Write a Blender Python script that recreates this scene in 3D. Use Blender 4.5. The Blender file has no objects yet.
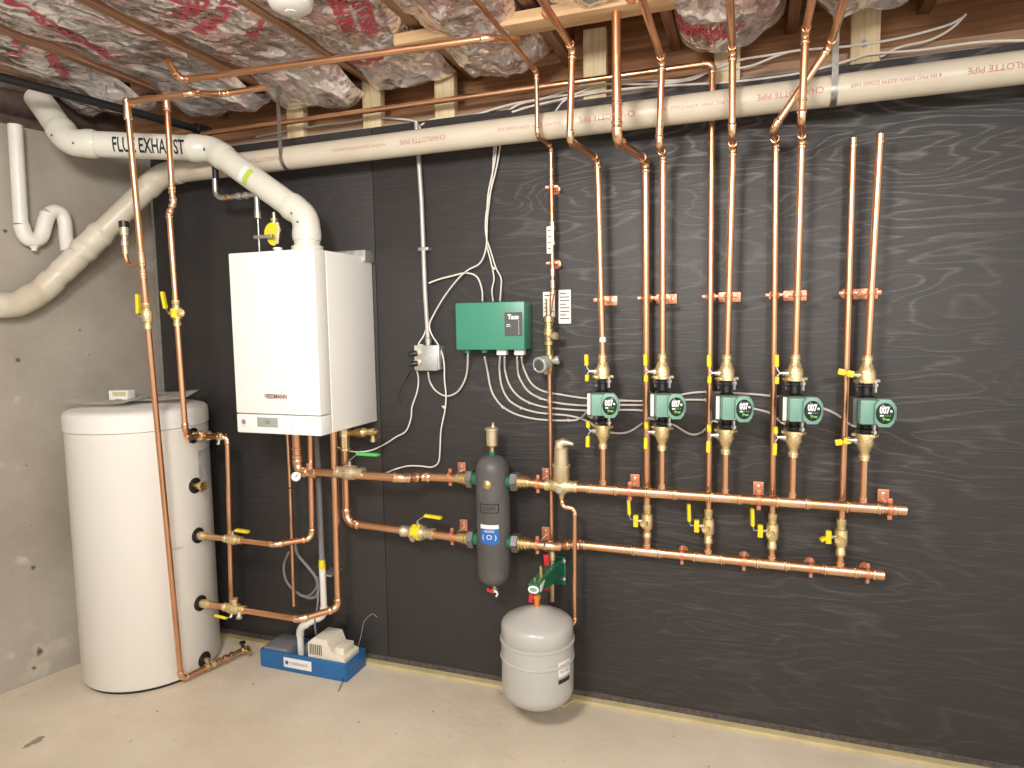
import bpy, bmesh, math, random
from mathutils import Vector, Matrix, noise
PI = math.pi
random.seed(7)
sc = bpy.context.scene
COL = sc.collection
# ------------------------------------------------------------------ camera
CAM = Vector((0.0, -2.5, 1.51125))
YAW, PITCH, ROLL, FPX = 0.34206578, 0.08823763, -0.01556635, 662.316
fw = Vector((-math.sin(YAW)*math.cos(PITCH), math.cos(YAW)*math.cos(PITCH), -math.sin(PITCH)))
rt0 = Vector((math.cos(YAW), math.sin(YAW), 0)); up0 = rt0.cross(fw)
rt = rt0*math.cos(ROLL) + up0*math.sin(ROLL)
up = -rt0*math.sin(ROLL) + up0*math.cos(ROLL)
cd = bpy.data.cameras.new('camera'); cam = bpy.data.objects.new('camera', cd); COL.objects.link(cam)
cd.sensor_width = 36; cd.lens = FPX/1024*36; cd.clip_start = .02
m = Matrix((rt, up, -fw)).transposed().to_4x4(); m.translation = CAM
cam.matrix_world = m; sc.camera = cam
def ray(x, y): return rt*((x-512)/FPX) - up*((y-384)/FPX) + fw
def P(x, y, off=0.0):                       # point of the sight line at OFF metres in front of the plywood
    d = ray(x, y); return CAM + d*((-off - CAM.y)/d.y)
def PZ(x, y, z=0.0):
    d = ray(x, y); return CAM + d*((z-CAM.z)/d.z)
def PL(x, y, gap=0.0):                      # on the slanting left concrete wall
    d = ray(x, y); s = .25
    t = (-2.755 + gap + s*CAM.y - CAM.x)/(d.x - s*d.y); return CAM + d*t
V = Vector
# ------------------------------------------------------------------ materials
def nodes(name):
    mt = bpy.data.materials.new(name); mt.use_nodes = True
    nt = mt.node_tree; b = nt.nodes['Principled BSDF']; return mt, nt, b
def mat(name, col, rough=.5, metal=0., var=0., vscale=8., col2=None, bump=0., bscale=60., coat=0., rvar=0., spec=None, trans=0.):
    mt, nt, b = nodes(name)
    b.inputs['Base Color'].default_value = (*col, 1); b.inputs['Roughness'].default_value = rough
    b.inputs['Metallic'].default_value = metal
    if coat: b.inputs['Coat Weight'].default_value = coat; b.inputs['Coat Roughness'].default_value = .15
    if spec is not None: b.inputs['Specular IOR Level'].default_value = spec
    if trans: b.inputs['Transmission Weight'].default_value = trans
    tc = nt.nodes.new('ShaderNodeTexCoord')
    if var or col2:
        n = nt.nodes.new('ShaderNodeTexNoise'); n.inputs['Scale'].default_value = vscale; n.inputs['Detail'].default_value = 5
        nt.links.new(tc.outputs['Object'], n.inputs['Vector'])
        r = nt.nodes.new('ShaderNodeValToRGB'); r.color_ramp.elements[0].position = .32; r.color_ramp.elements[1].position = .68
        c2 = col2 or tuple(c*(1-var) for c in col)
        r.color_ramp.elements[0].color = (*c2, 1); r.color_ramp.elements[1].color = (*col, 1)
        nt.links.new(n.outputs['Fac'], r.inputs['Fac']); nt.links.new(r.outputs['Color'], b.inputs['Base Color'])
        if rvar:
            mr = nt.nodes.new('ShaderNodeMapRange'); mr.inputs['To Min'].default_value = rough+rvar; mr.inputs['To Max'].default_value = rough-rvar
            nt.links.new(n.outputs['Fac'], mr.inputs['Value']); nt.links.new(mr.outputs['Result'], b.inputs['Roughness'])
    if bump:
        n2 = nt.nodes.new('ShaderNodeTexNoise'); n2.inputs['Scale'].default_value = bscale; n2.inputs['Detail'].default_value = 6
        nt.links.new(tc.outputs['Object'], n2.inputs['Vector'])
        bp = nt.nodes.new('ShaderNodeBump'); bp.inputs['Strength'].default_value = bump; bp.inputs['Distance'].default_value = .01
        nt.links.new(n2.outputs['Fac'], bp.inputs['Height']); nt.links.new(bp.outputs['Normal'], b.inputs['Normal'])
    return mt
M = {}
M['copper'] = mat('copper', (.86, .505, .30), .31, 1., col2=(.73, .39, .215), vscale=5, rvar=.05)
M['copper_dull'] = mat('copper_dull', (.80, .45, .27), .36, 1., col2=(.66, .33, .18), vscale=9)
M['fitting'] = mat('copper_fitting', (.93, .64, .43), .26, 1., col2=(.82, .49, .30), vscale=22, rvar=.05)
M['clamp'] = mat('copper_plated_strap', (.80, .33, .20), .42, .8, var=.25, vscale=40)
M['brass'] = mat('brass', (.86, .68, .36), .3, 1., col2=(.62, .45, .2), vscale=40)
M['bronze'] = mat('cast_bronze', (.88, .74, .44), .38, .85, col2=(.72, .56, .28), vscale=45, bump=.3, bscale=150)
M['paleb'] = mat('pale_brass', (.74, .63, .42), .4, .75, var=.18, vscale=30)
M['steel'] = mat('zinc_steel', (.75, .75, .72), .33, 1., var=.15, vscale=40)
M['galv'] = mat('galvanised', (.60, .60, .57), .42, .8, var=.3, vscale=60)
M['white'] = mat('white_enamel', (.86, .85, .82), .28, coat=.3, var=.02, vscale=2)
M['tank'] = mat('tank_enamel', (.76, .74, .69), .42, var=.03, vscale=1.5)
M['tanklid'] = mat('tank_lid_plastic', (.78, .76, .72), .5, var=.03, vscale=3)
M['whitepl'] = mat('white_plastic', (.80, .79, .75), .4)
M['cream'] = mat('cream_plastic', (.78, .72, .60), .5, var=.05, vscale=10)
M['pvc'] = mat('cream_pvc', (.60, .55, .45), .38, col2=(.54, .48, .38), vscale=5, rvar=.06)
M['pvcold'] = mat('stained_pvc', (.64, .60, .50), .42, col2=(.56, .49, .37), vscale=7)
M['pvcw'] = mat('white_pvc', (.80, .78, .72), .35, var=.08, vscale=7)
M['flue'] = mat('flue_polypropylene', (.70, .69, .61), .33, var=.05, vscale=6)
M['green'] = mat('green_enamel', (.055, .26, .175), .36, var=.05, vscale=6)
M['pump'] = mat('pump_green', (.19, .37, .30), .42, var=.12, vscale=30)
M['deepgreen'] = mat('deep_green', (.01, .15, .075), .38, var=.15, vscale=30)
M['black'] = mat('black_plastic', (.012, .012, .013), .4)
M['iron'] = mat('black_iron', (.015, .015, .017), .45, .2, var=.3, vscale=40)
M['sep'] = mat('grey_paint', (.105, .10, .098), .48, .0, col2=(.07, .067, .065), vscale=9, bump=.15, bscale=90)
M['darkgrey'] = mat('dark_grey', (.075, .075, .07), .5)
M['yellow'] = mat('yellow_vinyl', (.82, .66, .02), .35, var=.06, vscale=30)
M['lgreen'] = mat('green_vinyl', (.08, .52, .10), .35)
M['red'] = mat('red_vinyl', (.55, .02, .03), .35)
M['orange'] = mat('orange_brass', (.75, .28, .06), .35, .5)
M['exp'] = mat('light_grey_paint', (.44, .435, .41), .3, var=.03, vscale=5, coat=.25)
M['cable'] = mat('grey_cable_sheath', (.56, .53, .49), .5)
M['wcable'] = mat('white_cable_sheath', (.74, .71, .65), .5)
M['blue'] = mat('blue_plastic', (.018, .13, .35), .42, var=.1, vscale=12)
M['bluesticker'] = mat('blue_sticker', (.02, .13, .45), .4)
M['paper'] = mat('white_paper', (.80, .78, .74), .6)
M['ink'] = mat('black_ink', (.015, .015, .015), .6)
M['redink'] = mat('red_ink', (.46, .20, .16), .6)
M['lred'] = mat('insulation_red_print', (.50, .06, .09), .5)
M['logo'] = mat('logo_brown', (.16, .04, .03), .5)
M['lcd'] = mat('display_grey', (.34, .36, .32), .25)
M['white_ink'] = mat('white_ink', (.85, .85, .85), .5)
M['green_ink'] = mat('green_ink', (.20, .52, .12), .5)
M['face'] = mat('pump_face_glass', (.012, .03, .02), .15)
M['vinyltube'] = mat('grey_vinyl_tube', (.20, .20, .21), .3)
M['smoke'] = mat('smoky_plastic', (.20, .21, .22), .2)
M['limes'] = mat('lime_sticker', (.45, .62, .05), .5)
M['foam'] = mat('yellow_foam', (.60, .51, .28), .8, var=.2, vscale=12)
M['darkwood'] = mat('dark_brown_wood', (.13, .085, .065), .8, col2=(.07, .045, .035), vscale=20)  # very dark brown for the sill and rim along the left wall
M['nut'] = mat('dark_union_iron', (.26, .26, .25), .4, .7, var=.3, vscale=40)
M['gasket'] = mat('dark_plywood_edge', (.05, .045, .04), .9, col2=(.12, .10, .09), vscale=60)
M['conduit'] = mat('galvanised_conduit', (.50, .50, .47), .45, .4, var=.1, vscale=12)
M['datalabel'] = mat('data_label_print', (.56, .55, .52), .4, col2=(.36, .36, .35), vscale=30)
M['pine'] = mat('pine', (.76, .60, .36), .6)
# wood with grain
def wood(name, c1, c2, scale=(2, 30, 30), rough=.65):
    mt, nt, b = nodes(name); b.inputs['Roughness'].default_value = rough
    tc = nt.nodes.new('ShaderNodeTexCoord'); mp = nt.nodes.new('ShaderNodeMapping'); mp.inputs['Scale'].default_value = scale
    n = nt.nodes.new('ShaderNodeTexNoise'); n.inputs['Scale'].default_value = 2; n.inputs['Detail'].default_value = 6; n.inputs['Distortion'].default_value = .6
    r = nt.nodes.new('ShaderNodeValToRGB'); r.color_ramp.elements[0].position = .35; r.color_ramp.elements[1].position = .65
    r.color_ramp.elements[0].color = (*c2, 1); r.color_ramp.elements[1].color = (*c1, 1)
    nt.links.new(tc.outputs['Object'], mp.inputs['Vector']); nt.links.new(mp.outputs['Vector'], n.inputs['Vector'])
    nt.links.new(n.outputs['Fac'], r.inputs['Fac']); nt.links.new(r.outputs['Color'], b.inputs['Base Color'])
    return mt
M['joist'] = wood('joist_wood', (.42, .24, .14), (.24, .12, .07), (30, 1.5, 30))
M['rim'] = wood('rim_wood', (.52, .27, .12), (.32, .14, .06), (1.5, 30, 30))
M['sill'] = wood('sill_wood', (.48, .30, .18), (.30, .17, .10), (1.5, 30, 30))
M['pineb'] = wood('pine_board', (.72, .50, .28), (.55, .35, .18), (1.5, 25, 25))
M['pinev'] = wood('pine_block', (.80, .66, .42), (.66, .50, .28), (30, 30, 2))
def plywood():
    mt, nt, b = nodes('black_stained_plywood'); L = nt.links; N = nt.nodes.new
    tc = N('ShaderNodeTexCoord'); mp = N('ShaderNodeMapping'); mp.inputs['Scale'].default_value = (.55, 1, 3.2)
    L.new(tc.outputs['Object'], mp.inputs['Vector'])
    n0 = N('ShaderNodeTexNoise'); n0.inputs['Scale'].default_value = 1.3; n0.inputs['Detail'].default_value = 3.0; n0.inputs['Roughness'].default_value = .5; n0.inputs['Distortion'].default_value = .5
    L.new(mp.outputs['Vector'], n0.inputs['Vector'])
    acc = n0.outputs['Fac']
    for kx, kz, kw in ((.02, 1.93, .30), (.46, 2.02, .22), (.13, 2.22, .16), (-.62, 2.0, .22), (.62, 1.55, .18), (-.05, 1.30, .16), (.35, .62, .2), (1.0, 1.3, .2)):
        sb = N('ShaderNodeVectorMath'); sb.operation = 'SUBTRACT'; sb.inputs[1].default_value = (kx*.55, 0, kz*3.2); L.new(mp.outputs['Vector'], sb.inputs[0])
        ml = N('ShaderNodeVectorMath'); ml.operation = 'MULTIPLY'; ml.inputs[1].default_value = (1.6, 0, .9); L.new(sb.outputs[0], ml.inputs[0])
        ln = N('ShaderNodeVectorMath'); ln.operation = 'LENGTH'; L.new(ml.outputs[0], ln.inputs[0])
        kr = N('ShaderNodeMapRange'); kr.interpolation_type = 'SMOOTHERSTEP'; kr.inputs['From Min'].default_value = 0; kr.inputs['From Max'].default_value = .36; kr.inputs['To Min'].default_value = kw; kr.inputs['To Max'].default_value = 0
        L.new(ln.outputs['Value'], kr.inputs['Value']); ka = N('ShaderNodeMath'); L.new(acc, ka.inputs[0]); L.new(kr.outputs['Result'], ka.inputs[1]); acc = ka.outputs[0]
    mul = N('ShaderNodeMath'); mul.operation = 'MULTIPLY'; mul.inputs[1].default_value = 34; L.new(acc, mul.inputs[0])
    fr = N('ShaderNodeMath'); fr.operation = 'PINGPONG'; fr.inputs[1].default_value = 1.0; L.new(mul.outputs[0], fr.inputs[0])
    n1 = N('ShaderNodeTexNoise'); n1.inputs['Scale'].default_value = 9; n1.inputs['Detail'].default_value = 8
    mp2 = N('ShaderNodeMapping'); mp2.inputs['Scale'].default_value = (1, 1, 14); L.new(tc.outputs['Object'], mp2.inputs['Vector']); L.new(mp2.outputs['Vector'], n1.inputs['Vector'])
    n2 = N('ShaderNodeTexNoise'); n2.inputs['Scale'].default_value = 1.1; n2.inputs['Detail'].default_value = 3; L.new(tc.outputs['Object'], n2.inputs['Vector'])
    # grain lines get strong only in patches
    r2 = N('ShaderNodeValToRGB'); r2.color_ramp.elements[0].position = .36; r2.color_ramp.elements[1].position = .56; L.new(n2.outputs['Fac'], r2.inputs['Fac'])
    ra = N('ShaderNodeValToRGB'); ra.color_ramp.elements[0].position = .62; ra.color_ramp.elements[1].position = 1.0; L.new(fr.outputs[0], ra.inputs['Fac'])
    rb = N('ShaderNodeValToRGB'); rb.color_ramp.elements[0].position = .52; rb.color_ramp.elements[1].position = .72; L.new(n1.outputs['Fac'], rb.inputs['Fac'])
    m1 = N('ShaderNodeMath'); m1.operation = 'MULTIPLY'; L.new(ra.outputs['Color'], m1.inputs[0]); m1b = N('ShaderNodeMath'); m1b.operation = 'MULTIPLY'; L.new(r2.outputs['Color'], m1b.inputs[0]); mn = N('ShaderNodeMapRange'); mn.inputs['From Min'].default_value = .3; mn.inputs['From Max'].default_value = .6; mn.inputs['To Min'].default_value = .25; L.new(n1.outputs['Fac'], mn.inputs['Value']); L.new(mn.outputs['Result'], m1b.inputs[1]); L.new(m1b.outputs[0], m1.inputs[1])
    mb = N('ShaderNodeMath'); mb.operation = 'MULTIPLY'; L.new(rb.outputs['Color'], mb.inputs[0]); mb.inputs[1].default_value = .55
    ad = N('ShaderNodeMath'); ad.operation = 'ADD'; ad.use_clamp = True; L.new(m1.outputs[0], ad.inputs[0]); L.new(mb.outputs[0], ad.inputs[1])
    # grain stronger towards the right and top, weaker again at the far right
    sx = N('ShaderNodeSeparateXYZ'); L.new(tc.outputs['Object'], sx.inputs[0])
    gr = N('ShaderNodeMapRange'); gr.inputs['From Min'].default_value = -1.2; gr.inputs['From Max'].default_value = -.3; gr.inputs['To Min'].default_value = .08; gr.inputs['To Max'].default_value = 1
    L.new(sx.outputs['X'], gr.inputs['Value'])
    gz = N('ShaderNodeMapRange'); gz.inputs['From Min'].default_value = .9; gz.inputs['From Max'].default_value = 1.7; gz.inputs['To Min'].default_value = .35; gz.inputs['To Max'].default_value = 1; L.new(sx.outputs['Z'], gz.inputs['Value'])
    g4 = N('ShaderNodeMapRange'); g4.inputs['From Min'].default_value = .45; g4.inputs['From Max'].default_value = .95; g4.inputs['To Min'].default_value = 1; g4.inputs['To Max'].default_value = .25; L.new(sx.outputs['X'], g4.inputs['Value'])
    g6 = N('ShaderNodeMath'); g6.operation = 'MULTIPLY'; L.new(gz.outputs['Result'], g6.inputs[0]); L.new(g4.outputs['Result'], g6.inputs[1])
    g5 = N('ShaderNodeMath'); g5.operation = 'MULTIPLY'; L.new(g6.outputs[0], g5.inputs[0]); L.new(gr.outputs['Result'], g5.inputs[1])
    m3 = N('ShaderNodeMath'); m3.operation = 'MULTIPLY'; L.new(ad.outputs[0], m3.inputs[0]); L.new(g5.outputs[0], m3.inputs[1])
    mx = N('ShaderNodeMix'); mx.data_type = 'RGBA'; mx.inputs['A'].default_value = (.032, .029, .029, 1); mx.inputs['B'].default_value = (.125, .12, .115, 1)
    L.new(m3.outputs[0], mx.inputs['Factor']); L.new(mx.outputs['Result'], b.inputs['Base Color'])
    mr = N('ShaderNodeMapRange'); mr.inputs['To Min'].default_value = .42; mr.inputs['To Max'].default_value = .62; L.new(n1.outputs['Fac'], mr.inputs['Value']); L.new(mr.outputs['Result'], b.inputs['Roughness'])
    bp = N('ShaderNodeBump'); bp.inputs['Strength'].default_value = .25; bp.inputs['Distance'].default_value = .004
    L.new(ad.outputs[0], bp.inputs['Height']); L.new(bp.outputs['Normal'], b.inputs['Normal'])
    return mt
M['ply'] = plywood()
def concrete(name, c1, c2, c3, s1=1.5, s2=14, bump=.3, patch=None):
    mt, nt, b = nodes(name); L = nt.links; N = nt.nodes.new; b.inputs['Roughness'].default_value = .8
    tc = N('ShaderNodeTexCoord')
    a = N('ShaderNodeTexNoise'); a.inputs['Scale'].default_value = s1; a.inputs['Detail'].default_value = 6; a.inputs['Roughness'].default_value = .6
    c = N('ShaderNodeTexNoise'); c.inputs['Scale'].default_value = s2; c.inputs['Detail'].default_value = 8; c.inputs['Roughness'].default_value = .65
    L.new(tc.outputs['Object'], a.inputs['Vector']); L.new(tc.outputs['Object'], c.inputs['Vector'])
    ra = N('ShaderNodeValToRGB'); ra.color_ramp.elements[0].position = .35; ra.color_ramp.elements[1].position = .65
    ra.color_ramp.elements[0].color = (*c1, 1); ra.color_ramp.elements[1].color = (*c2, 1); L.new(a.outputs['Fac'], ra.inputs['Fac'])
    rc = N('ShaderNodeValToRGB'); rc.color_ramp.elements[0].position = .60; rc.color_ramp.elements[1].position = .75; L.new(c.outputs['Fac'], rc.inputs['Fac'])
    mm = N('ShaderNodeMath'); mm.operation = 'MULTIPLY'; mm.inputs[1].default_value = .45; L.new(rc.outputs['Color'], mm.inputs[0])
    mx = N('ShaderNodeMix'); mx.data_type = 'RGBA'; L.new(mm.outputs[0], mx.inputs['Factor']); L.new(ra.outputs['Color'], mx.inputs['A']); mx.inputs['B'].default_value = (*c3, 1)
    # small dark specks
    v = N('ShaderNodeTexVoronoi'); v.inputs['Scale'].default_value = 9; L.new(tc.outputs['Object'], v.inputs['Vector'])
    rv = N('ShaderNodeValToRGB'); rv.color_ramp.elements[0].position = .03; rv.color_ramp.elements[1].position = .07; L.new(v.outputs['Distance'], rv.inputs['Fac'])
    m2 = N('ShaderNodeMix'); m2.data_type = 'RGBA'; L.new(rv.outputs['Color'], m2.inputs['Factor']); m2.inputs['A'].default_value = tuple(x*.55 for x in c1)+(1,); L.new(mx.outputs['Result'], m2.inputs['B'])
    L.new(m2.outputs['Result'], b.inputs['Base Color'])
    bp = N('ShaderNodeBump'); bp.inputs['Strength'].default_value = bump; bp.inputs['Distance'].default_value = .01; L.new(c.outputs['Fac'], bp.inputs['Height']); L.new(bp.outputs['Normal'], b.inputs['Normal'])
    return mt
def spots(mt, pts, col, soft=.35):
    nt = mt.node_tree; L = nt.links; N = nt.nodes.new; b = nt.nodes['Principled BSDF']
    src = b.inputs['Base Color'].links[0].from_socket
    tc = N('ShaderNodeTexCoord'); n = N('ShaderNodeTexNoise'); n.inputs['Scale'].default_value = 22; n.inputs['Detail'].default_value = 5; L.new(tc.outputs['Object'], n.inputs['Vector'])
    acc = None
    for p, r in pts:
        d = N('ShaderNodeVectorMath'); d.operation = 'DISTANCE'; d.inputs[1].default_value = tuple(p); L.new(tc.outputs['Object'], d.inputs[0])
        nn = N('ShaderNodeMath'); nn.operation = 'MULTIPLY_ADD'; nn.inputs[1].default_value = r*2.6; nn.inputs[2].default_value = -r*1.3; L.new(n.outputs['Fac'], nn.inputs[0])
        ad = N('ShaderNodeMath'); L.new(d.outputs['Value'], ad.inputs[0]); L.new(nn.outputs[0], ad.inputs[1])
        mr = N('ShaderNodeMapRange'); mr.inputs['From Min'].default_value = r*(1-soft); mr.inputs['From Max'].default_value = r; mr.inputs['To Min'].default_value = 1; mr.inputs['To Max'].default_value = 0; L.new(ad.outputs[0], mr.inputs['Value'])
        if acc is None: acc = mr.outputs['Result']
        else: m = N('ShaderNodeMath'); m.operation = 'MAXIMUM'; L.new(acc, m.inputs[0]); L.new(mr.outputs['Result'], m.inputs[1]); acc = m.outputs[0]
    mx = N('ShaderNodeMix'); mx.data_type = 'RGBA'; L.new(acc, mx.inputs['Factor']); L.new(src, mx.inputs['A']); mx.inputs['B'].default_value = (*col, 1); L.new(mx.outputs['Result'], b.inputs['Base Color'])
M['floor'] = concrete('floor_concrete', (.59, .51, .395), (.73, .65, .52), (.49, .42, .32))
M['cwall'] = concrete('wall_concrete', (.27, .235, .19), (.38, .345, .295), (.50, .46, .40), 1.6, 7, .5)
spots(M['cwall'], [(PL(45, 650), .075), (PL(38, 668), .06), (PL(62, 645), .05), (PL(11, 655), .018), (PL(58, 645), .02), (PL(22, 560), .03), (PL(17, 398), .02)], (.46, .42, .35), .7)
spots(M['cwall'], [(PL(26, 466), .011), (PL(33, 568), .011), (PL(18, 360), .008), (PL(40, 652), .022), (PL(34, 668), .012), (PL(31, 525), .006), (PL(80, 330), .006), (PL(5, 231), .008)], (.10, .08, .06), .6)
spots(M['floor'], [(PZ(34, 742), .022), (PZ(28, 745), .02), (PZ(40, 738), .016), (PZ(118, 577+20), .01)], (.30, .25, .18), .4)
def foil():
    mt, nt, b = nodes('crumpled_insulation_film'); L = nt.links; N = nt.nodes.new
    tc = N('ShaderNodeTexCoord'); mp = N('ShaderNodeMapping'); mp.inputs['Scale'].default_value = (1, .55, 1); L.new(tc.outputs['Object'], mp.inputs['Vector'])
    a = N('ShaderNodeTexNoise'); a.inputs['Scale'].default_value = 5; a.inputs['Detail'].default_value = 7; a.inputs['Roughness'].default_value = .62; a.inputs['Distortion'].default_value = 1.; L.new(mp.outputs['Vector'], a.inputs['Vector'])
    r = N('ShaderNodeValToRGB'); e = r.color_ramp.elements
    e[0].position = .28; e[0].color = (.50, .27, .26, 1); e[1].position = .66; e[1].color = (.96, .95, .93, 1)
    k = e.new(.40); k.color = (.68, .50, .49, 1); k = e.new(.50); k.color = (.84, .78, .77, 1)
    L.new(a.outputs['Fac'], r.inputs['Fac']); L.new(r.outputs['Color'], b.inputs['Base Color'])
    b.inputs['Metallic'].default_value = .6; b.inputs['Roughness'].default_value = .13; b.inputs['Coat Weight'].default_value = 1.; b.inputs['Coat Roughness'].default_value = .06
    # creases: crumpled facets of stretched film
    wn = N('ShaderNodeTexNoise'); wn.inputs['Scale'].default_value = 7; wn.inputs['Detail'].default_value = 3; L.new(tc.outputs['Object'], wn.inputs['Vector'])
    vm = N('ShaderNodeVectorMath'); vm.operation = 'SCALE'; vm.inputs['Scale'].default_value = .12; L.new(wn.outputs['Color'], vm.inputs[0])
    va = N('ShaderNodeVectorMath'); va.operation = 'ADD'; L.new(mp.outputs['Vector'], va.inputs[0]); L.new(vm.outputs[0], va.inputs[1])
    acc = None
    for sc_, w_ in ((5, 1.), (12, .36), (30, .07)):
        v = N('ShaderNodeTexVoronoi'); v.feature = 'F1'; v.inputs['Scale'].default_value = sc_; L.new(va.outputs[0], v.inputs['Vector'])
        mv = N('ShaderNodeMath'); mv.operation = 'MULTIPLY'; mv.inputs[1].default_value = w_; L.new(v.outputs['Distance'], mv.inputs[0])
        if acc is None: acc = mv
        else:
            ad = N('ShaderNodeMath'); ad.operation = 'ADD'; L.new(acc.outputs[0], ad.inputs[0]); L.new(mv.outputs[0], ad.inputs[1]); acc = ad
    bp = N('ShaderNodeBump'); bp.inputs['Strength'].default_value = 1.; bp.inputs['Distance'].default_value = .06; L.new(acc.outputs[0], bp.inputs['Height']); L.new(bp.outputs['Normal'], b.inputs['Normal'])
    return mt
M['foil'] = foil()
M['fluff'] = mat('pink_fibreglass', (.62, .36, .28), .95, col2=(.46, .26, .14), vscale=18, bump=1., bscale=60)
# ------------------------------------------------------------------ geometry helpers
ORG = {}
def org(o): return ORG.get(o.name, Vector((0, 0, 0))) if o else Vector((0, 0, 0))
def obj(name, bm, m, parent=None, base=None, sharp=35, label=None):
    """link a bmesh as one mesh object; coordinates are world ones (or local to the parent's base when its ORG is 0)"""
    bmesh.ops.recalc_face_normals(bm, faces=bm.faces)
    for f in bm.faces: f.smooth = True
    o0 = org(parent) if parent else (Vector(base) if base is not None else Vector((0, 0, 0)))
    bmesh.ops.translate(bm, verts=bm.verts, vec=-o0)
    me = bpy.data.meshes.new(name); bm.to_mesh(me); bm.free()
    if sharp: me.set_sharp_from_angle(angle=math.radians(sharp))
    me.materials.append(M[m] if isinstance(m, str) else m)
    o = bpy.data.objects.new(name, me); COL.objects.link(o)
    if parent: o.parent = parent; ORG[o.name] = o0
    else: o.location = o0; ORG[o.name] = o0
    if label: o['label'] = label
    return o
def thing(name, label, cat, loc=(0, 0, 0), group=None, local=False, rot=None):
    o = bpy.data.objects.new(name, None); COL.objects.link(o); o.empty_display_size = .03
    o.location = loc; o['label'] = label; o['category'] = cat
    if group: o['group'] = group
    if rot: o.rotation_euler = rot
    ORG[o.name] = Vector((0, 0, 0)) if local else Vector(loc)
    return o
def tag(o, label, cat, group=None):
    o['label'] = label; o['category'] = cat
    if group: o['group'] = group
    return o
def struct(name, bm, m, base=None):
    o = obj(name, bm, m, None, base); o['kind'] = 'structure'; return o
def dup(root, loc, rot=None, label=None):
    r = root.copy(); COL.objects.link(r); r.location = loc
    if rot is not None: r.rotation_euler = rot
    if label: r['label'] = label
    for ch in list(root.children):
        c = ch.copy(); COL.objects.link(c); c.parent = r
        for g in ch.children:
            d = g.copy(); COL.objects.link(d); d.parent = c
    return r
def B(): return bmesh.new()
def frame_for(t, prev=None):
    t = t.normalized()
    if prev is None:
        a = Vector((0, 0, 1)) if abs(t.z) < .9 else Vector((1, 0, 0))
        u = t.cross(a).normalized()
    else:
        u = (prev - t*prev.dot(t))
        u = u.normalized() if u.length > 1e-6 else frame_for(t)[0]
    return u, t.cross(u).normalized()
def sweep(bm, pts, rad, seg=16, cap=True, phase=0.):
    pts = [Vector(p) for p in pts]; n = len(pts)
    if not hasattr(rad, '__len__'): rad = [rad]*n
    rings = []; prev = None
    for i, p in enumerate(pts):
        a = pts[max(i-1, 0)]; c = pts[min(i+1, n-1)]
        t = (c-a)
        if i > 0 and i < n-1:
            t1 = (p-a); t2 = (c-p)
            if t1.length > 1e-7 and t2.length > 1e-7: t = t1.normalized()+t2.normalized()
            elif t2.length > 1e-7: t = t2
            else: t = t1
        if t.length < 1e-8: t = prev_t
        prev_t = t
        u, v = frame_for(t, prev); prev = u
        rings.append([bm.verts.new(p + (u*math.cos(phase+2*PI*k/seg) + v*math.sin(phase+2*PI*k/seg))*rad[i]) for k in range(seg)])
    for i in range(n-1):
        for k in range(seg):
            bm.faces.new((rings[i][k], rings[i][(k+1) % seg], rings[i+1][(k+1) % seg], rings[i+1][k]))
    if cap:
        bm.faces.new(rings[0][::-1]); bm.faces.new(rings[-1])
    return bm
def lathe(bm, p0, d, prof, seg=20, phase=0.):
    """prof: [(distance along d, radius)]"""
    p0 = Vector(p0); d = Vector(d).normalized(); u, v = frame_for(d); rings = []
    for s, r in prof:
        r = max(r, 1e-4)
        rings.append([bm.verts.new(p0 + d*s + (u*math.cos(phase+2*PI*k/seg)+v*math.sin(phase+2*PI*k/seg))*r) for k in range(seg)])
    for i in range(len(prof)-1):
        for k in range(seg):
            bm.faces.new((rings[i][k], rings[i][(k+1) % seg], rings[i+1][(k+1) % seg], rings[i+1][k]))
    bm.faces.new(rings[0][::-1]); bm.faces.new(rings[-1])
    return bm
def box(bm, c, s, rot=None, bev=0., segs=2):
    r = bmesh.ops.create_cube(bm, size=1.0)
    vs = r['verts']
    for v in vs: v.co = Vector((v.co.x*s[0], v.co.y*s[1], v.co.z*s[2]))
    if bev:
        es = list({e for v in vs for e in v.link_edges})
        rr = bmesh.ops.bevel(bm, geom=es, offset=bev, segments=segs, profile=.6, affect='EDGES')
        vs = list({v for f in rr['faces'] for v in f.verts} | {v for v in vs if v.is_valid})
    mt = Matrix.Translation(Vector(c))
    if rot is not None: mt = mt @ rot.to_4x4()
    bmesh.ops.transform(bm, matrix=mt, verts=vs)
    return bm
def box2(bm, a, b, bev=0.):
    a = Vector(a); b = Vector(b); return box(bm, (a+b)/2, [abs(x) for x in (b-a)], None, bev)
def prism(bm, pts, vec, bev=0.):
    f0 = [bm.verts.new(Vector(p)) for p in pts]; f1 = [bm.verts.new(Vector(p)+Vector(vec)) for p in pts]; n = len(pts)
    bm.faces.new(f0); bm.faces.new(f1[::-1])
    for i in range(n): bm.faces.new((f0[i], f0[(i+1) % n], f1[(i+1) % n], f1[i]))
    if bev: bmesh.ops.bevel(bm, geom=list({e for v in f0+f1 for e in v.link_edges}), offset=bev, segments=2, profile=.6, affect='EDGES')
    return bm
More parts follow.
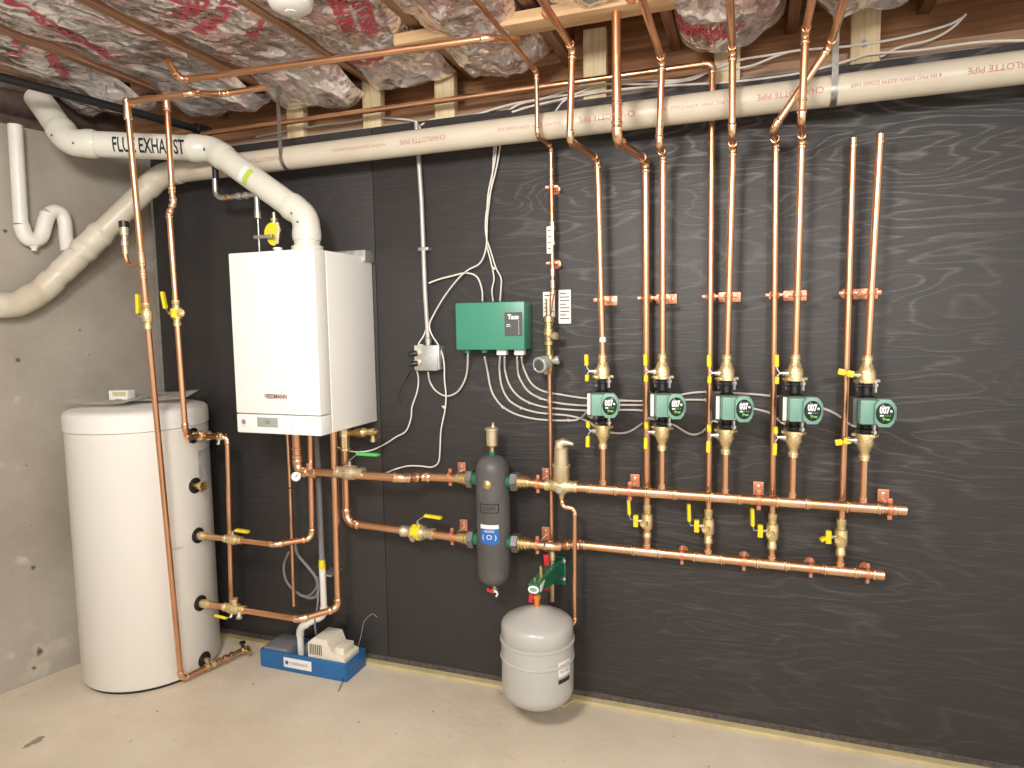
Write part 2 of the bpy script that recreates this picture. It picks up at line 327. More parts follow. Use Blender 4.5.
def arcpath(pts, R, steps=7):
    """rounded polyline -> (full path, [arc point lists])"""
    pts = [Vector(p) for p in pts]; out = [pts[0]]; arcs = []
    for i in range(1, len(pts)-1):
        a, p, c = pts[i-1], pts[i], pts[i+1]
        d1 = (a-p); d2 = (c-p); l1, l2 = d1.length, d2.length; d1.normalize(); d2.normalize()
        ang = d1.angle(d2)
        if ang > PI-.02: out.append(p); continue
        t = min(R/math.tan(ang/2), l1*.49, l2*.49); rr = t*math.tan(ang/2)
        bis = (d1+d2).normalized(); cc = p + bis*(rr/math.sin(ang/2))
        s = p+d1*t; e = p+d2*t; va = s-cc; vb = e-cc; tot = va.angle(vb); arc = []
        for k in range(steps+1):
            q = k/steps; arc.append(cc + (va*math.sin((1-q)*tot) + vb*math.sin(q*tot))/math.sin(tot))
        out += arc; arcs.append((arc, (a-p).normalized(), (c-p).normalized()))
    out.append(pts[-1]); return out, arcs
def sleeve(bm, a, b, r, k=1.13, bead=1.28, seg=18):
    """straight fitting from a to b with rolled beads near the ends"""
    a = Vector(a); b = Vector(b); d = b-a; L = d.length; w = min(r*.35, L*.12)
    prof = [(0, r*1.02), (0, r*k), (w*.8, r*k), (w*1.2, r*bead), (w*2.2, r*bead), (w*2.7, r*k), (L-w*2.7, r*k), (L-w*2.2, r*bead), (L-w*1.2, r*bead), (L-w*.8, r*k), (L, r*k), (L, r*1.02)]
    return lathe(bm, a, d, prof, seg)
def elbow(bm, arc, d1, d2, r, k=1.14, bead=1.27, seg=18):
    c = r*1.1; a0 = arc[0]; a1 = arc[-1]
    pts = [a0+d1*c, a0+d1*c*.75, a0+d1*c*.35, a0+d1*c*.05] + arc[1:-1] + [a1+d2*c*.05, a1+d2*c*.35, a1+d2*c*.75, a1+d2*c]
    n = len(arc)-2
    rad = [r*k, r*bead, r*bead, r*k] + [r*k]*n + [r*k, r*bead, r*bead, r*k]
    return sweep(bm, pts, rad, seg)
def pipe(parent, pts, r, R=None, m='copper', fm='fitting', fits=(), seg=18, elbows=True, name='pipe'):
    """one pipe through pts, its elbows and the sleeves at fits (list of (segment, from, to)) as parts"""
    R = R or r*2.2
    path, arcs = arcpath(pts, R)
    bm = B(); sweep(bm, path, r, seg); o = obj(name, bm, m, parent)
    if elbows:
        for arc, d1, d2 in arcs:
            bm = B(); elbow(bm, arc, d1, d2, r); obj('elbow', bm, fm, parent)
    for a, b in fits:
        bm = B(); sleeve(bm, a, b, r); obj('coupling', bm, fm, parent)
    return o
def tee(parent, c, axis, L, r, br, blen, rb, name='tee', m='fitting'):
    """tee centred at c along axis with a branch towards br"""
    c = Vector(c); axis = Vector(axis).normalized(); bm = B()
    sleeve(bm, c-axis*L/2, c+axis*L/2, r)
    lathe(bm, c, br, [(0, rb*1.1), (blen-.006, rb*1.1), (blen-.005, rb*1.3), (blen+.001, rb*1.3), (blen+.002, rb*1.1), (blen+.004, rb*1.1)], 16)
    return obj(name, bm, m, parent)
def curve_pts(pts, n=8):
    """Catmull-Rom through pts"""
    pts = [Vector(p) for p in pts]; q = [2*pts[0]-pts[1]] + pts + [2*pts[-1]-pts[-2]]; out = []
    for i in range(1, len(q)-2):
        p0, p1, p2, p3 = q[i-1:i+3]
        for k in range(n):
            t = k/n; out.append(.5*((2*p1)+(p2-p0)*t+(2*p0-5*p1+4*p2-p3)*t*t+(3*p1-p0-3*p2+p3)*t**3))
    out.append(pts[-1]); return out
def cable(px, r=.0035, m='cable', off=.02, label='', group=None, name='cable', cat='cable', n=6, extra=None, clips=()):
    pts = [P(p[0], p[1], p[2] if len(p) > 2 else off) for p in px]
    if extra: pts += extra
    base = pts[0].copy()
    cp = curve_pts(pts, n); bm = B(); sweep(bm, cp, r, 8)
    if clips:
        root = thing(name, label, cat, base, group); obj('sheath', bm, m, root)
        for x, y in clips:
            c = P(x, y, off); bm = B(); box(bm, c, (.016, .012, .006), Matrix.Rotation(.5, 3, 'Y'), .001); box(bm, c-V((0, -.004, .004)), (.006, .014, .006), None, .001); obj('cable_clip', bm, m, root)
        return root
    o = obj(name, bm, m, None, base); tag(o, label, cat, group); return o
def text(s, size, mapf, m, parent, name='lettering', italic=0., cell=.012, bold=.0, width=None, center=True):
    """text mesh; mapf(x, y) -> world point"""
    cu = bpy.data.curves.new('t', 'FONT'); cu.body = s; cu.size = size; cu.offset = bold; cu.shear = italic
    cu.align_x = 'CENTER' if center else 'LEFT'; cu.align_y = 'CENTER'; cu.resolution_u = 3
    t = bpy.data.objects.new('t', cu); COL.objects.link(t)
    dg = bpy.context.evaluated_depsgraph_get(); me = bpy.data.meshes.new_from_object(t.evaluated_get(dg))
    bpy.data.objects.remove(t); bm = B(); bm.from_mesh(me); bpy.data.meshes.remove(me); bpy.data.curves.remove(cu)
    xs = [v.co.x for v in bm.verts]; ys = [v.co.y for v in bm.verts]
    if width:
        k = width/(max(xs)-min(xs))
        for v in bm.verts: v.co.x *= k
        xs = [x*k for x in xs]
    if cell:
        a = min(xs)+cell
        while a < max(xs):
            bmesh.ops.bisect_plane(bm, geom=bm.verts[:]+bm.edges[:]+bm.faces[:], plane_co=(a, 0, 0), plane_no=(1, 0, 0)); a += cell
        a = min(ys)+cell
        while a < max(ys):
            bmesh.ops.bisect_plane(bm, geom=bm.verts[:]+bm.edges[:]+bm.faces[:], plane_co=(0, a, 0), plane_no=(0, 1, 0)); a += cell
    for v in bm.verts: v.co = mapf(v.co.x, v.co.y)
    return obj(name, bm, m, parent, sharp=0)
def planemap(c, ux, uy):
    c = Vector(c); ux = Vector(ux).normalized(); uy = Vector(uy).normalized()
    return lambda x, y: c+ux*x+uy*y
def cylmap(c, d, R, n):
    """wrap on a cylinder: c axis point, d reading direction, n outward direction facing the reader"""
    c = Vector(c); d = Vector(d).normalized(); n = Vector(n); n = (n-d*n.dot(d)).normalized(); u = n.cross(d)
    return lambda x, y: c+d*x+(n*math.cos(y/R)+u*math.sin(y/R))*(R+.0012)
X_, Y_, Z_ = V((1, 0, 0)), V((0, 1, 0)), V((0, 0, 1))
# ================================================================== THE SETTING
LW = lambda y, g=0.: -2.755 + g + .25*y     # left wall line, y <= 0
b = B(); box2(b, (-4.5, -5.2, -.1), (3.2, .3, 0)); struct('floor', b, 'floor')
b = B(); box2(b, (-2.95, .03, 0), (3.2, .2, 2.36)); struct('wall_back', b, 'cwall')
b = B(); y0, y1 = .2, -5.2
prism(b, [(LW(.03), .03, 0), (LW(-5.2), -5.2, 0), (LW(-5.2)-.25, -5.2, 0), (LW(.03)-.25, .03, 0)], (0, 0, 2.37)); struct('wall_left', b, 'cwall')
b = B(); box2(b, (-4.6, -5.2, 2.78), (3.2, .3, 2.82)); struct('ceiling', b, 'joist')
# plywood sheets
def ply(n, x0, x1):
    b = B(); box2(b, (x0, 0, .035), (x1, .018, 2.345), .001); o = struct(n, b, 'ply'); return o
ply('wall_plywood_left', -2.715, -1.5); ply('wall_plywood_right', -1.497, 2.3)
b = B(); box2(b, (-2.7, -.001, .012), (2.3, .028, .037)); struct('trim_1', b, 'gasket')
b = B(); box2(b, (-2.73, -.002, .04), (-2.716, .028, 2.33)); struct('trim_2', b, 'galv')
b = B(); box2(b, (-2.45, -.034, 0), (2.3, .028, .014), .002); struct('baseboard_back', b, 'foam')
# framing above the wall
b = B(); box2(b, (-3.4, .05, 2.36), (3.2, .2, 2.40)); struct('trim_3', b, 'sill')
b = B(); box2(b, (-3.4, .16, 2.40), (3.2, .2, 2.78)); struct('trim_4', b, 'rim')
b = B(); prism(b, [(LW(.03)-.01, .03, 2.37), (LW(-5.1)-.01, -5.1, 2.37), (LW(-5.1)-.2, -5.1, 2.37), (LW(.03)-.2, .03, 2.37)], (0, 0, .04)); struct('trim_5', b, 'darkwood')
b = B(); prism(b, [(LW(.03)-.10, .03, 2.41), (LW(-5.1)-.10, -5.1, 2.41), (LW(-5.1)-.2, -5.1, 2.41), (LW(.03)-.2, .03, 2.41)], (0, 0, .37)); struct('trim_6', b, 'darkwood')
# joists
JX = [-3.25, -2.82, -2.40, -1.95, -1.50, -1.08, -.68, -.27, .13, .54, .95, 1.36, 1.77]
JB = 2.53
for i, x in enumerate(JX):
    b = B(); y1 = .16 if x > -2.7 else -4*(-2.755-.05-x)
    box2(b, (x-.019, -3.6, JB), (x+.019, y1, 2.78), .002)
    o = struct('trim_%d' % (10+i), b, 'joist')
# ------------------------------------------------------------------ insulation batts
DROOP = [0, .09, .11, .09, .04, .02, 0, 0, 0, 0, 0, 0]
def bay_h(x, y, x0, x1, sag, seed, yend):
    u = (x-x0)/(x1-x0); prof = max(0., 4*u*(1-u))**.45
    e = max(0., min(1., (yend-y)/.08)); prof *= (e**.5)
    q = max(0., min(1., (y-yend+.30)/.26)); q = q*q*(3-2*q)*min(1., (yend-y)/.03+.25); dr_ = DROOP[seed-1]*q*(.75+.5*noise.noise(Vector((x*9, y*3, 4.4)))) if y < yend else 0.
    p = Vector((x*5.5, y*3.6, seed*3.7))
    k = sag/.08
    w = abs(noise.noise(p))*.050 + abs(noise.noise(p*2.9+V((3, 1, 2))))*.020 + abs(noise.noise(p*6.5))*.004
    d = noise.noise(Vector((x*2.2, y*1.7, seed*1.3)))*.02
    return JB + .022 - dr_ - prof*(sag + d*k) + (w-.022)*min(1., prof*1.3+.15)*min(1.2, .3+.7*k)
BATT_LABELS = {
 0: 'insulation batt in the joist bay farthest left, above the small white trap',
 1: 'insulation batt in the joist bay above the black gas pipe, left end',
 2: 'crumpled insulation batt in the bay above the two left copper risers',
 3: 'insulation batt with big red lettering in the bay left of the white ceiling lamp holder',
 4: 'crumpled insulation batt in the bay beside the white ceiling lamp holder',
 5: 'silvery crumpled insulation batt over the left end of the pale ceiling board',
 6: 'insulation batt over the pale ceiling board above the leftmost pump riser',
 7: 'insulation batt in the bay above the second and third pump risers',
 8: 'insulation batt in the bay above the crossing copper pipes',
 9: 'insulation batt in the bay just right of the crossing copper pipes',
 10: 'insulation batt in the bay above the right end of the drain pipe',
 11: 'insulation batt at the far right edge of the ceiling'}
ENDS = [-.35, -.2, -.02, .03, .02, .0, -.26, .0, -.06, -.03, -.20, -.12]
SAG = [.022, .022, .024, .032, .05, .085, .06, .125, .12, .14, .09, .075]
BATT = []
for i in range(len(JX)-1):
    x0, x1 = JX[i]+.024, JX[i+1]-.024; yend = ENDS[i]
    b = B(); nx = 34; ny = 170; ys = -2.4
    grid = []
    for j in range(ny+1):
        t = j/ny; y = yend - (yend-ys)*(t**1.35); row = []
        for k in range(nx+1):
            x = x0+(x1-x0)*k/nx
            xx = x
            if x < LW(y)+.02 and False: pass
            row.append(b.verts.new((xx, y, bay_h(x, y, x0, x1, SAG[i], i+1, yend))))
        grid.append(row)
    for j in range(ny):
        for k in range(nx): b.faces.new((grid[j][k], grid[j][k+1], grid[j+1][k+1], grid[j+1][k]))
    root = thing('insulation_batt', BATT_LABELS[i], 'insulation', ((x0+x1)/2, yend, JB), 'insulation batts between the joists')
    bmesh.ops.recalc_face_normals(b, faces=b.faces)
    o = obj('plastic_facing', b, 'foil', root, sharp=0)
    # the fibreglass body above the film
    b = B(); box2(b, (x0, ys, JB+.06), (x1, yend-.03, JB+.17), .015); obj('fibreglass_filling', b, 'fluff', root)
    BATT.append((root, x0, x1, SAG[i], i+1, yend))
def batt_text(i, s, size, px, zref, ang, m='lred', width=None):
    root, x0, x1, sag, seed, yend = BATT[i]
    c = PZ(px[0], px[1], zref); c.x = min(max(c.x, x0+.05), x1-.05)
    ca, sa = math.cos(ang), math.sin(ang)
    def f(x, y):
        X = c.x + x*ca - y*sa; Y = c.y + (x*sa + y*ca)*-1
        X = min(max(X, x0+.015), x1-.015)
        return V((X, Y, bay_h(X, Y, x0, x1, sag, seed, yend)-.004))
    text(s, size, f, m, root, 'printing', cell=.008, bold=.002, width=width)
batt_text(3, 'PINK', .10, (195, 8), 2.46, .35); batt_text(3, 'FIBERGLAS', .085, (208, 20), 2.46, .35, width=.34); batt_text(3, 'INSULATION', .07, (225, 34), 2.46, .35, width=.34)
batt_text(3, 'R-19', .07, (270, 47), 2.46, PI+.3)
batt_text(4, 'PINK FIBERGLAS', .07, (340, 18), 2.46, 1.2, width=.36); batt_text(4, 'INSULATION', .07, (365, 25), 2.46, 1.2, width=.3)
batt_text(4, 'FIBERGLAS', .08, (335, 78), 2.46, .2, width=.3)
batt_text(2, 'FIBERGLAS', .06, (60, 48), 2.46, 1.4, width=.5); batt_text(1, 'R-19', .07, (30, 66), 2.46, .4); batt_text(1, 'INSULATION', .05, (60, 85), 2.46, .9, width=.2)
batt_text(7, 'PINK FIBERGLAS', .08, (690, 22), 2.46, .1, width=.33); batt_text(6, 'R-19', .07, (440, 4), 2.46, .3)
batt_text(9, 'FIBERGLAS', .06, (895, 5), 2.46, .0, width=.3); batt_text(10, 'PINK FIBERGLAS', .06, (985, 14), 2.46, .0, width=.34)
batt_text(7, 'INSULATION', .06, (655, 33), 2.46, .1, width=.28)
# pale board under the joists
zb = 2.475
a = PZ(398, 42, zb)
b = B(); box2(b, (-1.16, -.40, zb), (.95, -.31, zb+.038), .003)
tag(obj('ceiling_board', b, 'pineb', None, (-1.16, -.35, zb)), 'long pale pine board nailed flat across the undersides of the joists', 'board')
for i, (px, lab) in enumerate((((293), 'pine framing block beside the left hanger strap'), (370, 'pine framing block second from the left above the drain pipe'), (443, 'pine framing block behind the thin ceiling pipe, dark mark at its foot'),
        (594, 'pine framing block behind the white cables at the leftmost pump riser'), (727, 'pine framing block behind the third pump riser'), (866, 'rightmost pine framing block with a small blue stamp'))):
    p = P(px, 120-.13*(px-293)); b = B(); box2(b, (p.x-.043, .012, 2.33), (p.x+.043, .05, 2.60), .002)
    r_ = thing('framing_block', lab, 'wood block', (p.x, .03, 2.33), 'pine blocks along the top of the wall')
    obj('block', b, 'pinev', r_)
    if px == 866:
        text('SPF', .02, planemap((p.x-.003, .0105, 2.41), (0, 0, 1), (-1, 0, 0)), 'bluesticker', r_, 'stamp', cell=0)
# ================================================================== DRAIN PIPE ALONG THE WALL
dz = 2.228
DO = .14
zc_at = lambda x: dz-.012+(x+2.5)/4.5*.017
dA = V((-2.42, -DO, dz-.01)); dB = V((2.0, -DO, dz+.005))
wpt = [PL(128, 197, .075), PL(96, 238, .075), PL(62, 272, .075), PL(40, 293, .075)]
w0, w3 = wpt[0], wpt[3]
t = thing('drain_pipe', 'long cream plastic drain pipe with red print running along the top of the black wall', 'pipe', dA)
path, arcs = arcpath([dB, V((-2.50, -DO, dz-.012)), PL(42, 291, .075), PL(20, 305, .075)+V((0, -.01, 0)), PL(20, 305, .075)+V((-.25*.9, -.9, -.02))], .085, 8)
b = B(); sweep(b, path, .0465, 32); obj('pipe', b, 'pvc', t)
for arc, d1, d2 in arcs:
    if len(arc) < 3: continue
    b = B(); elbow(b, arc, d1, d2, .0465, 1.08, 1.12, 28); obj('elbow', b, 'pvcold', t)
q0 = V((-2.50, -DO, dz-.012)); q1 = PL(42, 291, .075); dd = (q1-q0).normalized(); LL = (q1-q0).length
b = B(); sleeve(b, q0+dd*LL*.50, q0+dd*LL*.70, .0465, 1.12, 1.2, 28); obj('wye_fitting', b, 'pvcold', t)
b = B(); sleeve(b, q0+dd*LL*.71, q0+dd*LL*.86, .0465, 1.06, 1.1, 28); obj('repair_sleeve', b, 'pvcold', t, label='stained plastic sleeve with brown glue marks')
nrm = V((0, -1, -.12))
for k, px in enumerate((611, 811, 1010)):
    c = P(px, 130-.125*(px-512), DO); 
for cx in [P(px, 130-.125*(px-512), .19).x for px in (262, 422, 606, 790, 1008)]:
    text('CHARLOTTE PIPE', .025, cylmap((cx, -DO, zc_at(cx)), -X_, .0465, nrm), 'redink', t, 'printing', cell=.01)
    text('4 IN PVC DWV ASTM D2665 NSF', .015, cylmap((cx-.28, -DO, zc_at(cx-.28)), -X_, .0465, nrm), 'redink', t, 'printing', cell=.01, width=.24)
# hanger straps
for x, y, lab in ((280, 150, 'perforated metal strap holding the drain pipe above the boiler'), (835, 80, 'flat zinc strap holding the drain pipe right of the crossing pipes')):
    c = P(x, y, .19); b = B(); ring = [V((c.x, -DO+math.cos(a_)*.049, zc_at(c.x)+math.sin(a_)*.049)) for a_ in [PI-.2+k*(PI+.4)/18 for k in range(19)]]
    ring = [V((c.x, -.189, 2.52))] + ring
    lp = []
    for p in ring: lp.append((b.verts.new(p+V((-.009, 0, 0))), b.verts.new(p+V((.009, 0, 0)))))
    for i in range(len(lp)-1): b.faces.new((lp[i][0], lp[i][1], lp[i+1][1], lp[i+1][0]))
    bmesh.ops.solidify(b, geom=b.faces[:], thickness=.0015)
    tag(obj('pipe_hanger', b, 'galv', None, (c.x, -DO, 2.52)), lab, 'strap', 'straps holding the drain pipe')
# small trap on the left wall
tp = [PL(14, 124, .05), PL(20, 214, .05)]
t = thing('drain_trap', 'small white plastic drain with a looped trap on the left concrete wall', 'pipe trap', PL(34, 246, .05))
A0 = PL(15, 125, .05); A1 = PL(22, 222, .05)
loop = [PL(15, 125, .05), PL(21, 224, .05), PL(26, 237, .05), PL(34, 240, .05), PL(41, 236, .05), PL(45, 222, .05), PL(48, 214, .05), PL(55, 211, .05), PL(62, 214, .05), PL(65, 224, .05), PL(66, 236, .06), PL(68, 252, .08)]
b = B(); sweep(b, [loop[0], loop[1]], .0265, 22); obj('pipe', b, 'pvcw', t)
b = B(); sweep(b, curve_pts(loop[1:7], 5), .030, 22); obj('trap_bend', b, 'pvcw', t)
b = B(); sweep(b, curve_pts(loop[6:], 5), .028, 22); obj('return_bend', b, 'pvcw', t)
b = B(); q = PL(34, 246, .05); lathe(b, q+V((0, 0, .012)), -Z_, [(0, .016), (.02, .016), (.021, .011), (.032, .011)], 8); obj('drain_plug', b, 'pvcw', t)
# ================================================================== FLUE
FO = .225
f0 = V((-1.675, -FO, 1.80)); f1 = V((-1.675, -FO, 1.955)); f2 = P(212, 149, FO)
f3 = PZ(70, 143, f2.z); f4 = P(38, 98, -f3.y-.03)
t = thing('flue_pipe', 'white flue exhaust pipe rising from the boiler and bending to the left', 'flue pipe', f0)
f1.z = P(316, 216, FO).z
path, arcs = arcpath([f0, f1, f2, f3, f4], .075, 9)
b = B(); sweep(b, path, .0505, 36); obj('pipe', b, 'flue', t)
for arc, d1, d2 in arcs:
    b = B(); elbow(b, arc, d1, d2, .0505, 1.06, 1.12, 32); e_ = obj('elbow', b, 'flue', t)
    for q in (0, -1):
        pt = arc[q]; dr = d1 if q == 0 else d2
        nn = V((0, -1, -.2)); nn = (nn-dr*nn.dot(dr)).normalized()
        b = B(); lathe(b, pt+nn*.055-dr*.012, nn, [(0, .004), (.003, .004)], 8); obj('screw', b, 'darkgrey', e_)
b = B(); lathe(b, f0-Z_*.01, Z_, [(0, .075), (.012, .075), (.02, .062), (.05, .062)], 32); obj('flue_collar', b, 'flue', t)
fd = (f2-f3).normalized()
tc_ = P(146, 151, .31)
txc = PZ(158, 152, f2.z); txc = f3+(f2-f3)*max(.1, min(.9, (txc-f3).dot(f2-f3)/(f2-f3).length_squared))
text('FLUE EXHAUST', .082, cylmap(txc, fd, .0505, CAM-txc), 'ink', t, 'lettering', italic=.0, cell=.01, bold=.0016, width=(f2-f3).length*.50)
fd2 = (f1-f2).normalized(); sc_ = f2+fd2*.24; mp_ = cylmap(sc_, fd2, .05055, CAM-sc_)
for w, m_, o_ in ((.022, 'limes', .016), (.026, 'paper', -.010)):
    b = B(); rows = [[b.verts.new(mp_(o_+sx*w/2, -.045+k*.009)) for sx in (-1, 1)] for k in range(9)]
    for k in range(8): b.faces.new((rows[k][0], rows[k][1], rows[k+1][1], rows[k+1][0]))
    obj('sticker', b, m_, t, sharp=0)
# ================================================================== BOILER
bx0, bx1, by, bz0, bz1 = -1.909, -1.514, -.407, 1.104, 1.806
t = thing('wall_boiler', 'tall white box boiler hung on the black wall', 'boiler', (-1.71, -.2, bz0))
b = B(); box2(b, (bx0, by+.075, bz0+.002), (bx1, -.004, bz1), .004); obj('casing', b, 'white', t)
b = B(); box2(b, (bx0, by, bz0+.078), (bx1, by+.072, bz1+.001), .006); obj('front_cover', b, 'white', t)
b = B(); box2(b, (bx0, by, bz0), (bx1, by+.072, bz0+.075), .006); cp_ = obj('control_panel', b, 'white', t)
b = B(); box2(b, (bx0+.100, by-.001, bz0+.026), (bx0+.198, by+.004, bz0+.064), .001); obj('display', b, 'lcd', cp_, label='small grey display window')
text('IIII', .02, planemap((bx0+.15, by-.0016, bz0+.045), X_, Z_), 'darkgrey', cp_, 'display_symbols', cell=0)
b = B(); lathe(b, (bx0+.040, by+.002, bz0+.045), -Y_, [(0, .021), (.005, .021), (.007, .018)], 28); g_ = obj('pressure_gauge', b, 'whitepl', cp_)
b = B(); lathe(b, (bx0+.040, by-.004, bz0+.045), -Y_, [(0, .010), (.003, .010), (.003, .005)], 12); obj('gauge_hub', b, 'galv', cp_)
for dz_ in (.03, .05):
    b = B(); lathe(b, (bx0+.26, by+.001, bz0+dz_), -Y_, [(0, .003), (.002, .003)], 8); obj('button', b, 'lcd', cp_)
text('VIESSMANN', .024, planemap((-1.715, by-.0008, bz0+.147), X_, Z_), 'logo', t, 'logo', cell=0, bold=.0008, width=.105)
b = B(); box2(b, (bx0+.03, -.075, bz1-.02), (bx1+.012, -.004, bz1+.028), .003); obj('wall_bracket', b, 'galv', t)
b = B(); lathe(b, (-1.60, -.14, bz1-.004), Z_, [(0, .05), (.01, .05), (.014, .045)], 28); obj('air_intake_cap', b, 'whitepl', t)
b = B(); lathe(b, (-1.76, -.30, bz1-.004), Z_, [(0, .012), (.02, .012), (.022, .018), (.03, .018), (.032, .01)], 16); obj('test_port', b, 'whitepl', t)
# things above the boiler
gp = P(273, 234, .18)
t = thing('gas_tag', 'yellow paper tag hanging on the little valve above the boiler', 'tag', gp)
b = B(); pts_ = [(math.cos(a_)*.036*(1 if math.sin(a_) > 0 else .75), math.sin(a_)*.048) for a_ in [k*2*PI/18 for k in range(18)]]
prism(b, [gp+V((x_, -.002+x_*.25, y_)) for x_, y_ in pts_], (0, .004, 0)); obj('tag', b, 'yellow', t)
b = B(); sweep(b, curve_pts([gp+V((.02, 0, -.04)), gp+V((.028, -.005, -.01)), gp+V((.03, .0, .02)), gp+V((.02, .004, .045))]), .006, 8); obj('tape', b, 'cream', t)
b = B(); lathe(b, gp+V((0, .012, .04)), Z_, [(0, .012), (.014, .012), (.015, .016), (.025, .016), (.026, .008), (.05, .008)], 12); obj('valve_body', b, 'paleb', t)
g0 = PZ(-30, 70, 2.42)
t = thing('gas_pipe', 'black iron gas pipe running under the ceiling joists at left', 'pipe', (-2.42, -.3, 2.42))
b0 = P(205, 131, .06); g1 = V((b0.x, -.06, b0.z)); ga = P(0, 77, .95); 
ga = PZ(0, 77, g1.z+.01); gdir = (ga-g1)
b = B(); sweep(b, [g1, g1+gdir*1.6], .0165, 16); obj('pipe', b, 'iron', t)
b = B(); sleeve(b, g1-gdir.normalized()*.02, g1+gdir.normalized()*.05, .0165, 1.35, 1.5); obj('coupling', b, 'iron', t)
dn = [P(215, 164, .205), P(215, 180, .205), P(224, 193, .205), P(252, 195, .205), P(257, 199, .205), P(258, 206, .205)]
t = thing('steel_gas_drop', 'short steel elbow and nipple coming down behind the flue bend', 'pipe', dn[0])
b = B(); lathe(b, dn[0]+Z_*.035, -Z_, [(0, .013), (.095, .013), (.097, .010)], 14); obj('black_nipple', b, 'iron', t, label='black pipe nipple')
pa, ar = arcpath([dn[1]+Z_*.02, V((dn[1].x, -.205, dn[3].z)), dn[3], V((dn[4].x, -.205, dn[3].z)), V((dn[4].x, -.205, dn[5].z-.02))], .035, 6)
b = B(); sweep(b, pa, .0115, 14); obj('pipe', b, 'steel', t)
for f_ in (.3, .6, .8):
    q = V((dn[1].x, -.205, dn[3].z)).lerp(dn[3], f_); b = B(); lathe(b, q, X_, [(0, .0115), (.001, .015), (.018, .015), (.019, .0115)], 14); obj('coupling', b, 'copper_dull' if f_ == .3 else 'galv', t)
rp = V((dn[4].x, -.205, dn[5].z-.02)); b = B(); lathe(b, rp, -Z_, [(0, .014), (.03, .014), (.032, .004), (rp.z-1.795, .004)], 12); obj('vent_rod', b, 'galv', t)
b = B(); box2(b, (rp.x-.02, -.215, rp.z-.115), (rp.x+.075, -.20, rp.z-.10), .003); obj('cross_piece', b, 'galv', t)
# ================================================================== WATER TANK
tc = V((-2.538, -.312, 0)); tr = .279
t = thing('water_tank', 'big white cylindrical water storage tank on the floor by the concrete wall', 'water tank', tc)
b = B(); lathe(b, tc, Z_, [(0, tr-.012), (.018, tr-.012)], 64); obj('base', b, 'black', t)
b = B(); lathe(b, tc, Z_, [(.014, tr-.02), (.014, tr-.004), (.02, tr), (1.098, tr), (1.099, tr-.01)], 72); obj('body', b, 'tank', t)
b = B(); lathe(b, tc, Z_, [(1.099, tr-.01), (1.101, tr+.004), (1.158, tr+.004), (1.170, tr+.001), (1.180, tr-.010), (1.186, tr-.03), (1.196, tr-.10), (1.202, .02)], 72); obj('lid', b, 'tanklid', t)
TK = t
def port(px, py, z, name='port', capm=None):
    """threaded port on the tank's side that looks at pixel column px"""
    best = min((abs((lambda w_: 512+FPX*(w_-CAM).dot(rt)/(w_-CAM).dot(fw))(tc+V((tr*math.cos(math.radians(a_)), tr*math.sin(math.radians(a_)), z)))-px), a_) for a_ in range(-60, 15))
    a_ = math.radians(best[1]); d = V((math.cos(a_), math.sin(a_), 0)); p = tc+d*tr+Z_*z
    b = B(); lathe(b, p-d*.003, d, [(0, .034), (.008, .034), (.012, .028), (.012, .022)], 28); o = obj('port_ring', b, 'iron', TK)
    return p, d
def zat(px, py, X, Y):                       # height whose image row is py above the floor point X, Y
    lo, hi = 0., 2.6
    for _ in range(40):
        z = (lo+hi)/2; w_ = V((X, Y, z))-CAM; yy = 384-FPX*w_.dot(up)/w_.dot(fw)
        if yy > py: lo = z
        else: hi = z
    return z
pX = tc.x+tr; pY = tc.y+.01
ports = {}
for n_, (px, py) in {'top': (193, 436), 'cap': (195, 486), 'coilin': (198, 536), 'coilout': (200, 603), 'low': (204, 660)}.items():
    ports[n_] = port(px, py, zat(px, py, pX, pY))
p, d = ports['cap']; b = B(); lathe(b, p, d, [(0, .016), (.03, .016), (.031, .021), (.045, .021)], 8); obj('port_plug', b, 'brass', TK, label='brass plug closing the port')
b = B(); q = P(209, 462, .27); 
a_ = math.radians(14); dd_ = V((math.cos(a_), math.sin(a_), 0)); ctr = tc+dd_*(tr+.0015)
b = B(); rows = [[b.verts.new(tc+V((math.cos(math.radians(10+k*3)), math.sin(math.radians(10+k*3)), 0))*(tr+.0015)+Z_*z) for z in (.80, .985)] for k in range(10)]
for k in range(9): b.faces.new((rows[k][0], rows[k+1][0], rows[k+1][1], rows[k][1]))
obj('data_label', b, 'datalabel', TK, sharp=0)
text('VITOCELL', .016, lambda x, y: tc+V((math.cos(math.radians(-19)+x/tr), math.sin(math.radians(-19)+x/tr), 0))*(tr+.001)+Z_*(zat(177, 549, pX-.02, pY-.1)+y), 'galv', TK, 'lettering', cell=.01)
# papers and little box on the tank
b = B()
def sheet(bm, c, w, h, rz, curl, n=8, tilt=0.):
    R_ = Matrix.Rotation(rz, 3, 'Z'); g = []
    for i in range(n+1):
        row = []
        for j in range(n+1):
            u_, v_ = (i/n-.5), (j/n-.5); row.append(bm.verts.new(Vector(c)+R_ @ V((u_*w, v_*h, curl*(u_*u_*2+v_*.4*u_)+tilt*(v_+.5)))))
        g.append(row)
    for i in range(n):
        for j in range(n): bm.faces.new((g[i][j], g[i+1][j], g[i+1][j+1], g[i][j+1]))
sheet(b, tc+V((-.05, -.075, 1.212)), .31, .25, .12, .012, tilt=.016); bmesh.ops.solidify(b, geom=b.faces[:], thickness=.010)
tag(obj('paper_booklet', b, 'paper', None, tc+V((-.06, -.06, 1.214))), 'white booklet lying under the small box on top of the tank', 'booklet', 'papers on top of the tank')
b = B(); sheet(b, tc+V((.08, .04, 1.215)), .28, .22, .5, .012, tilt=.016); bmesh.ops.solidify(b, geom=b.faces[:], thickness=.002)
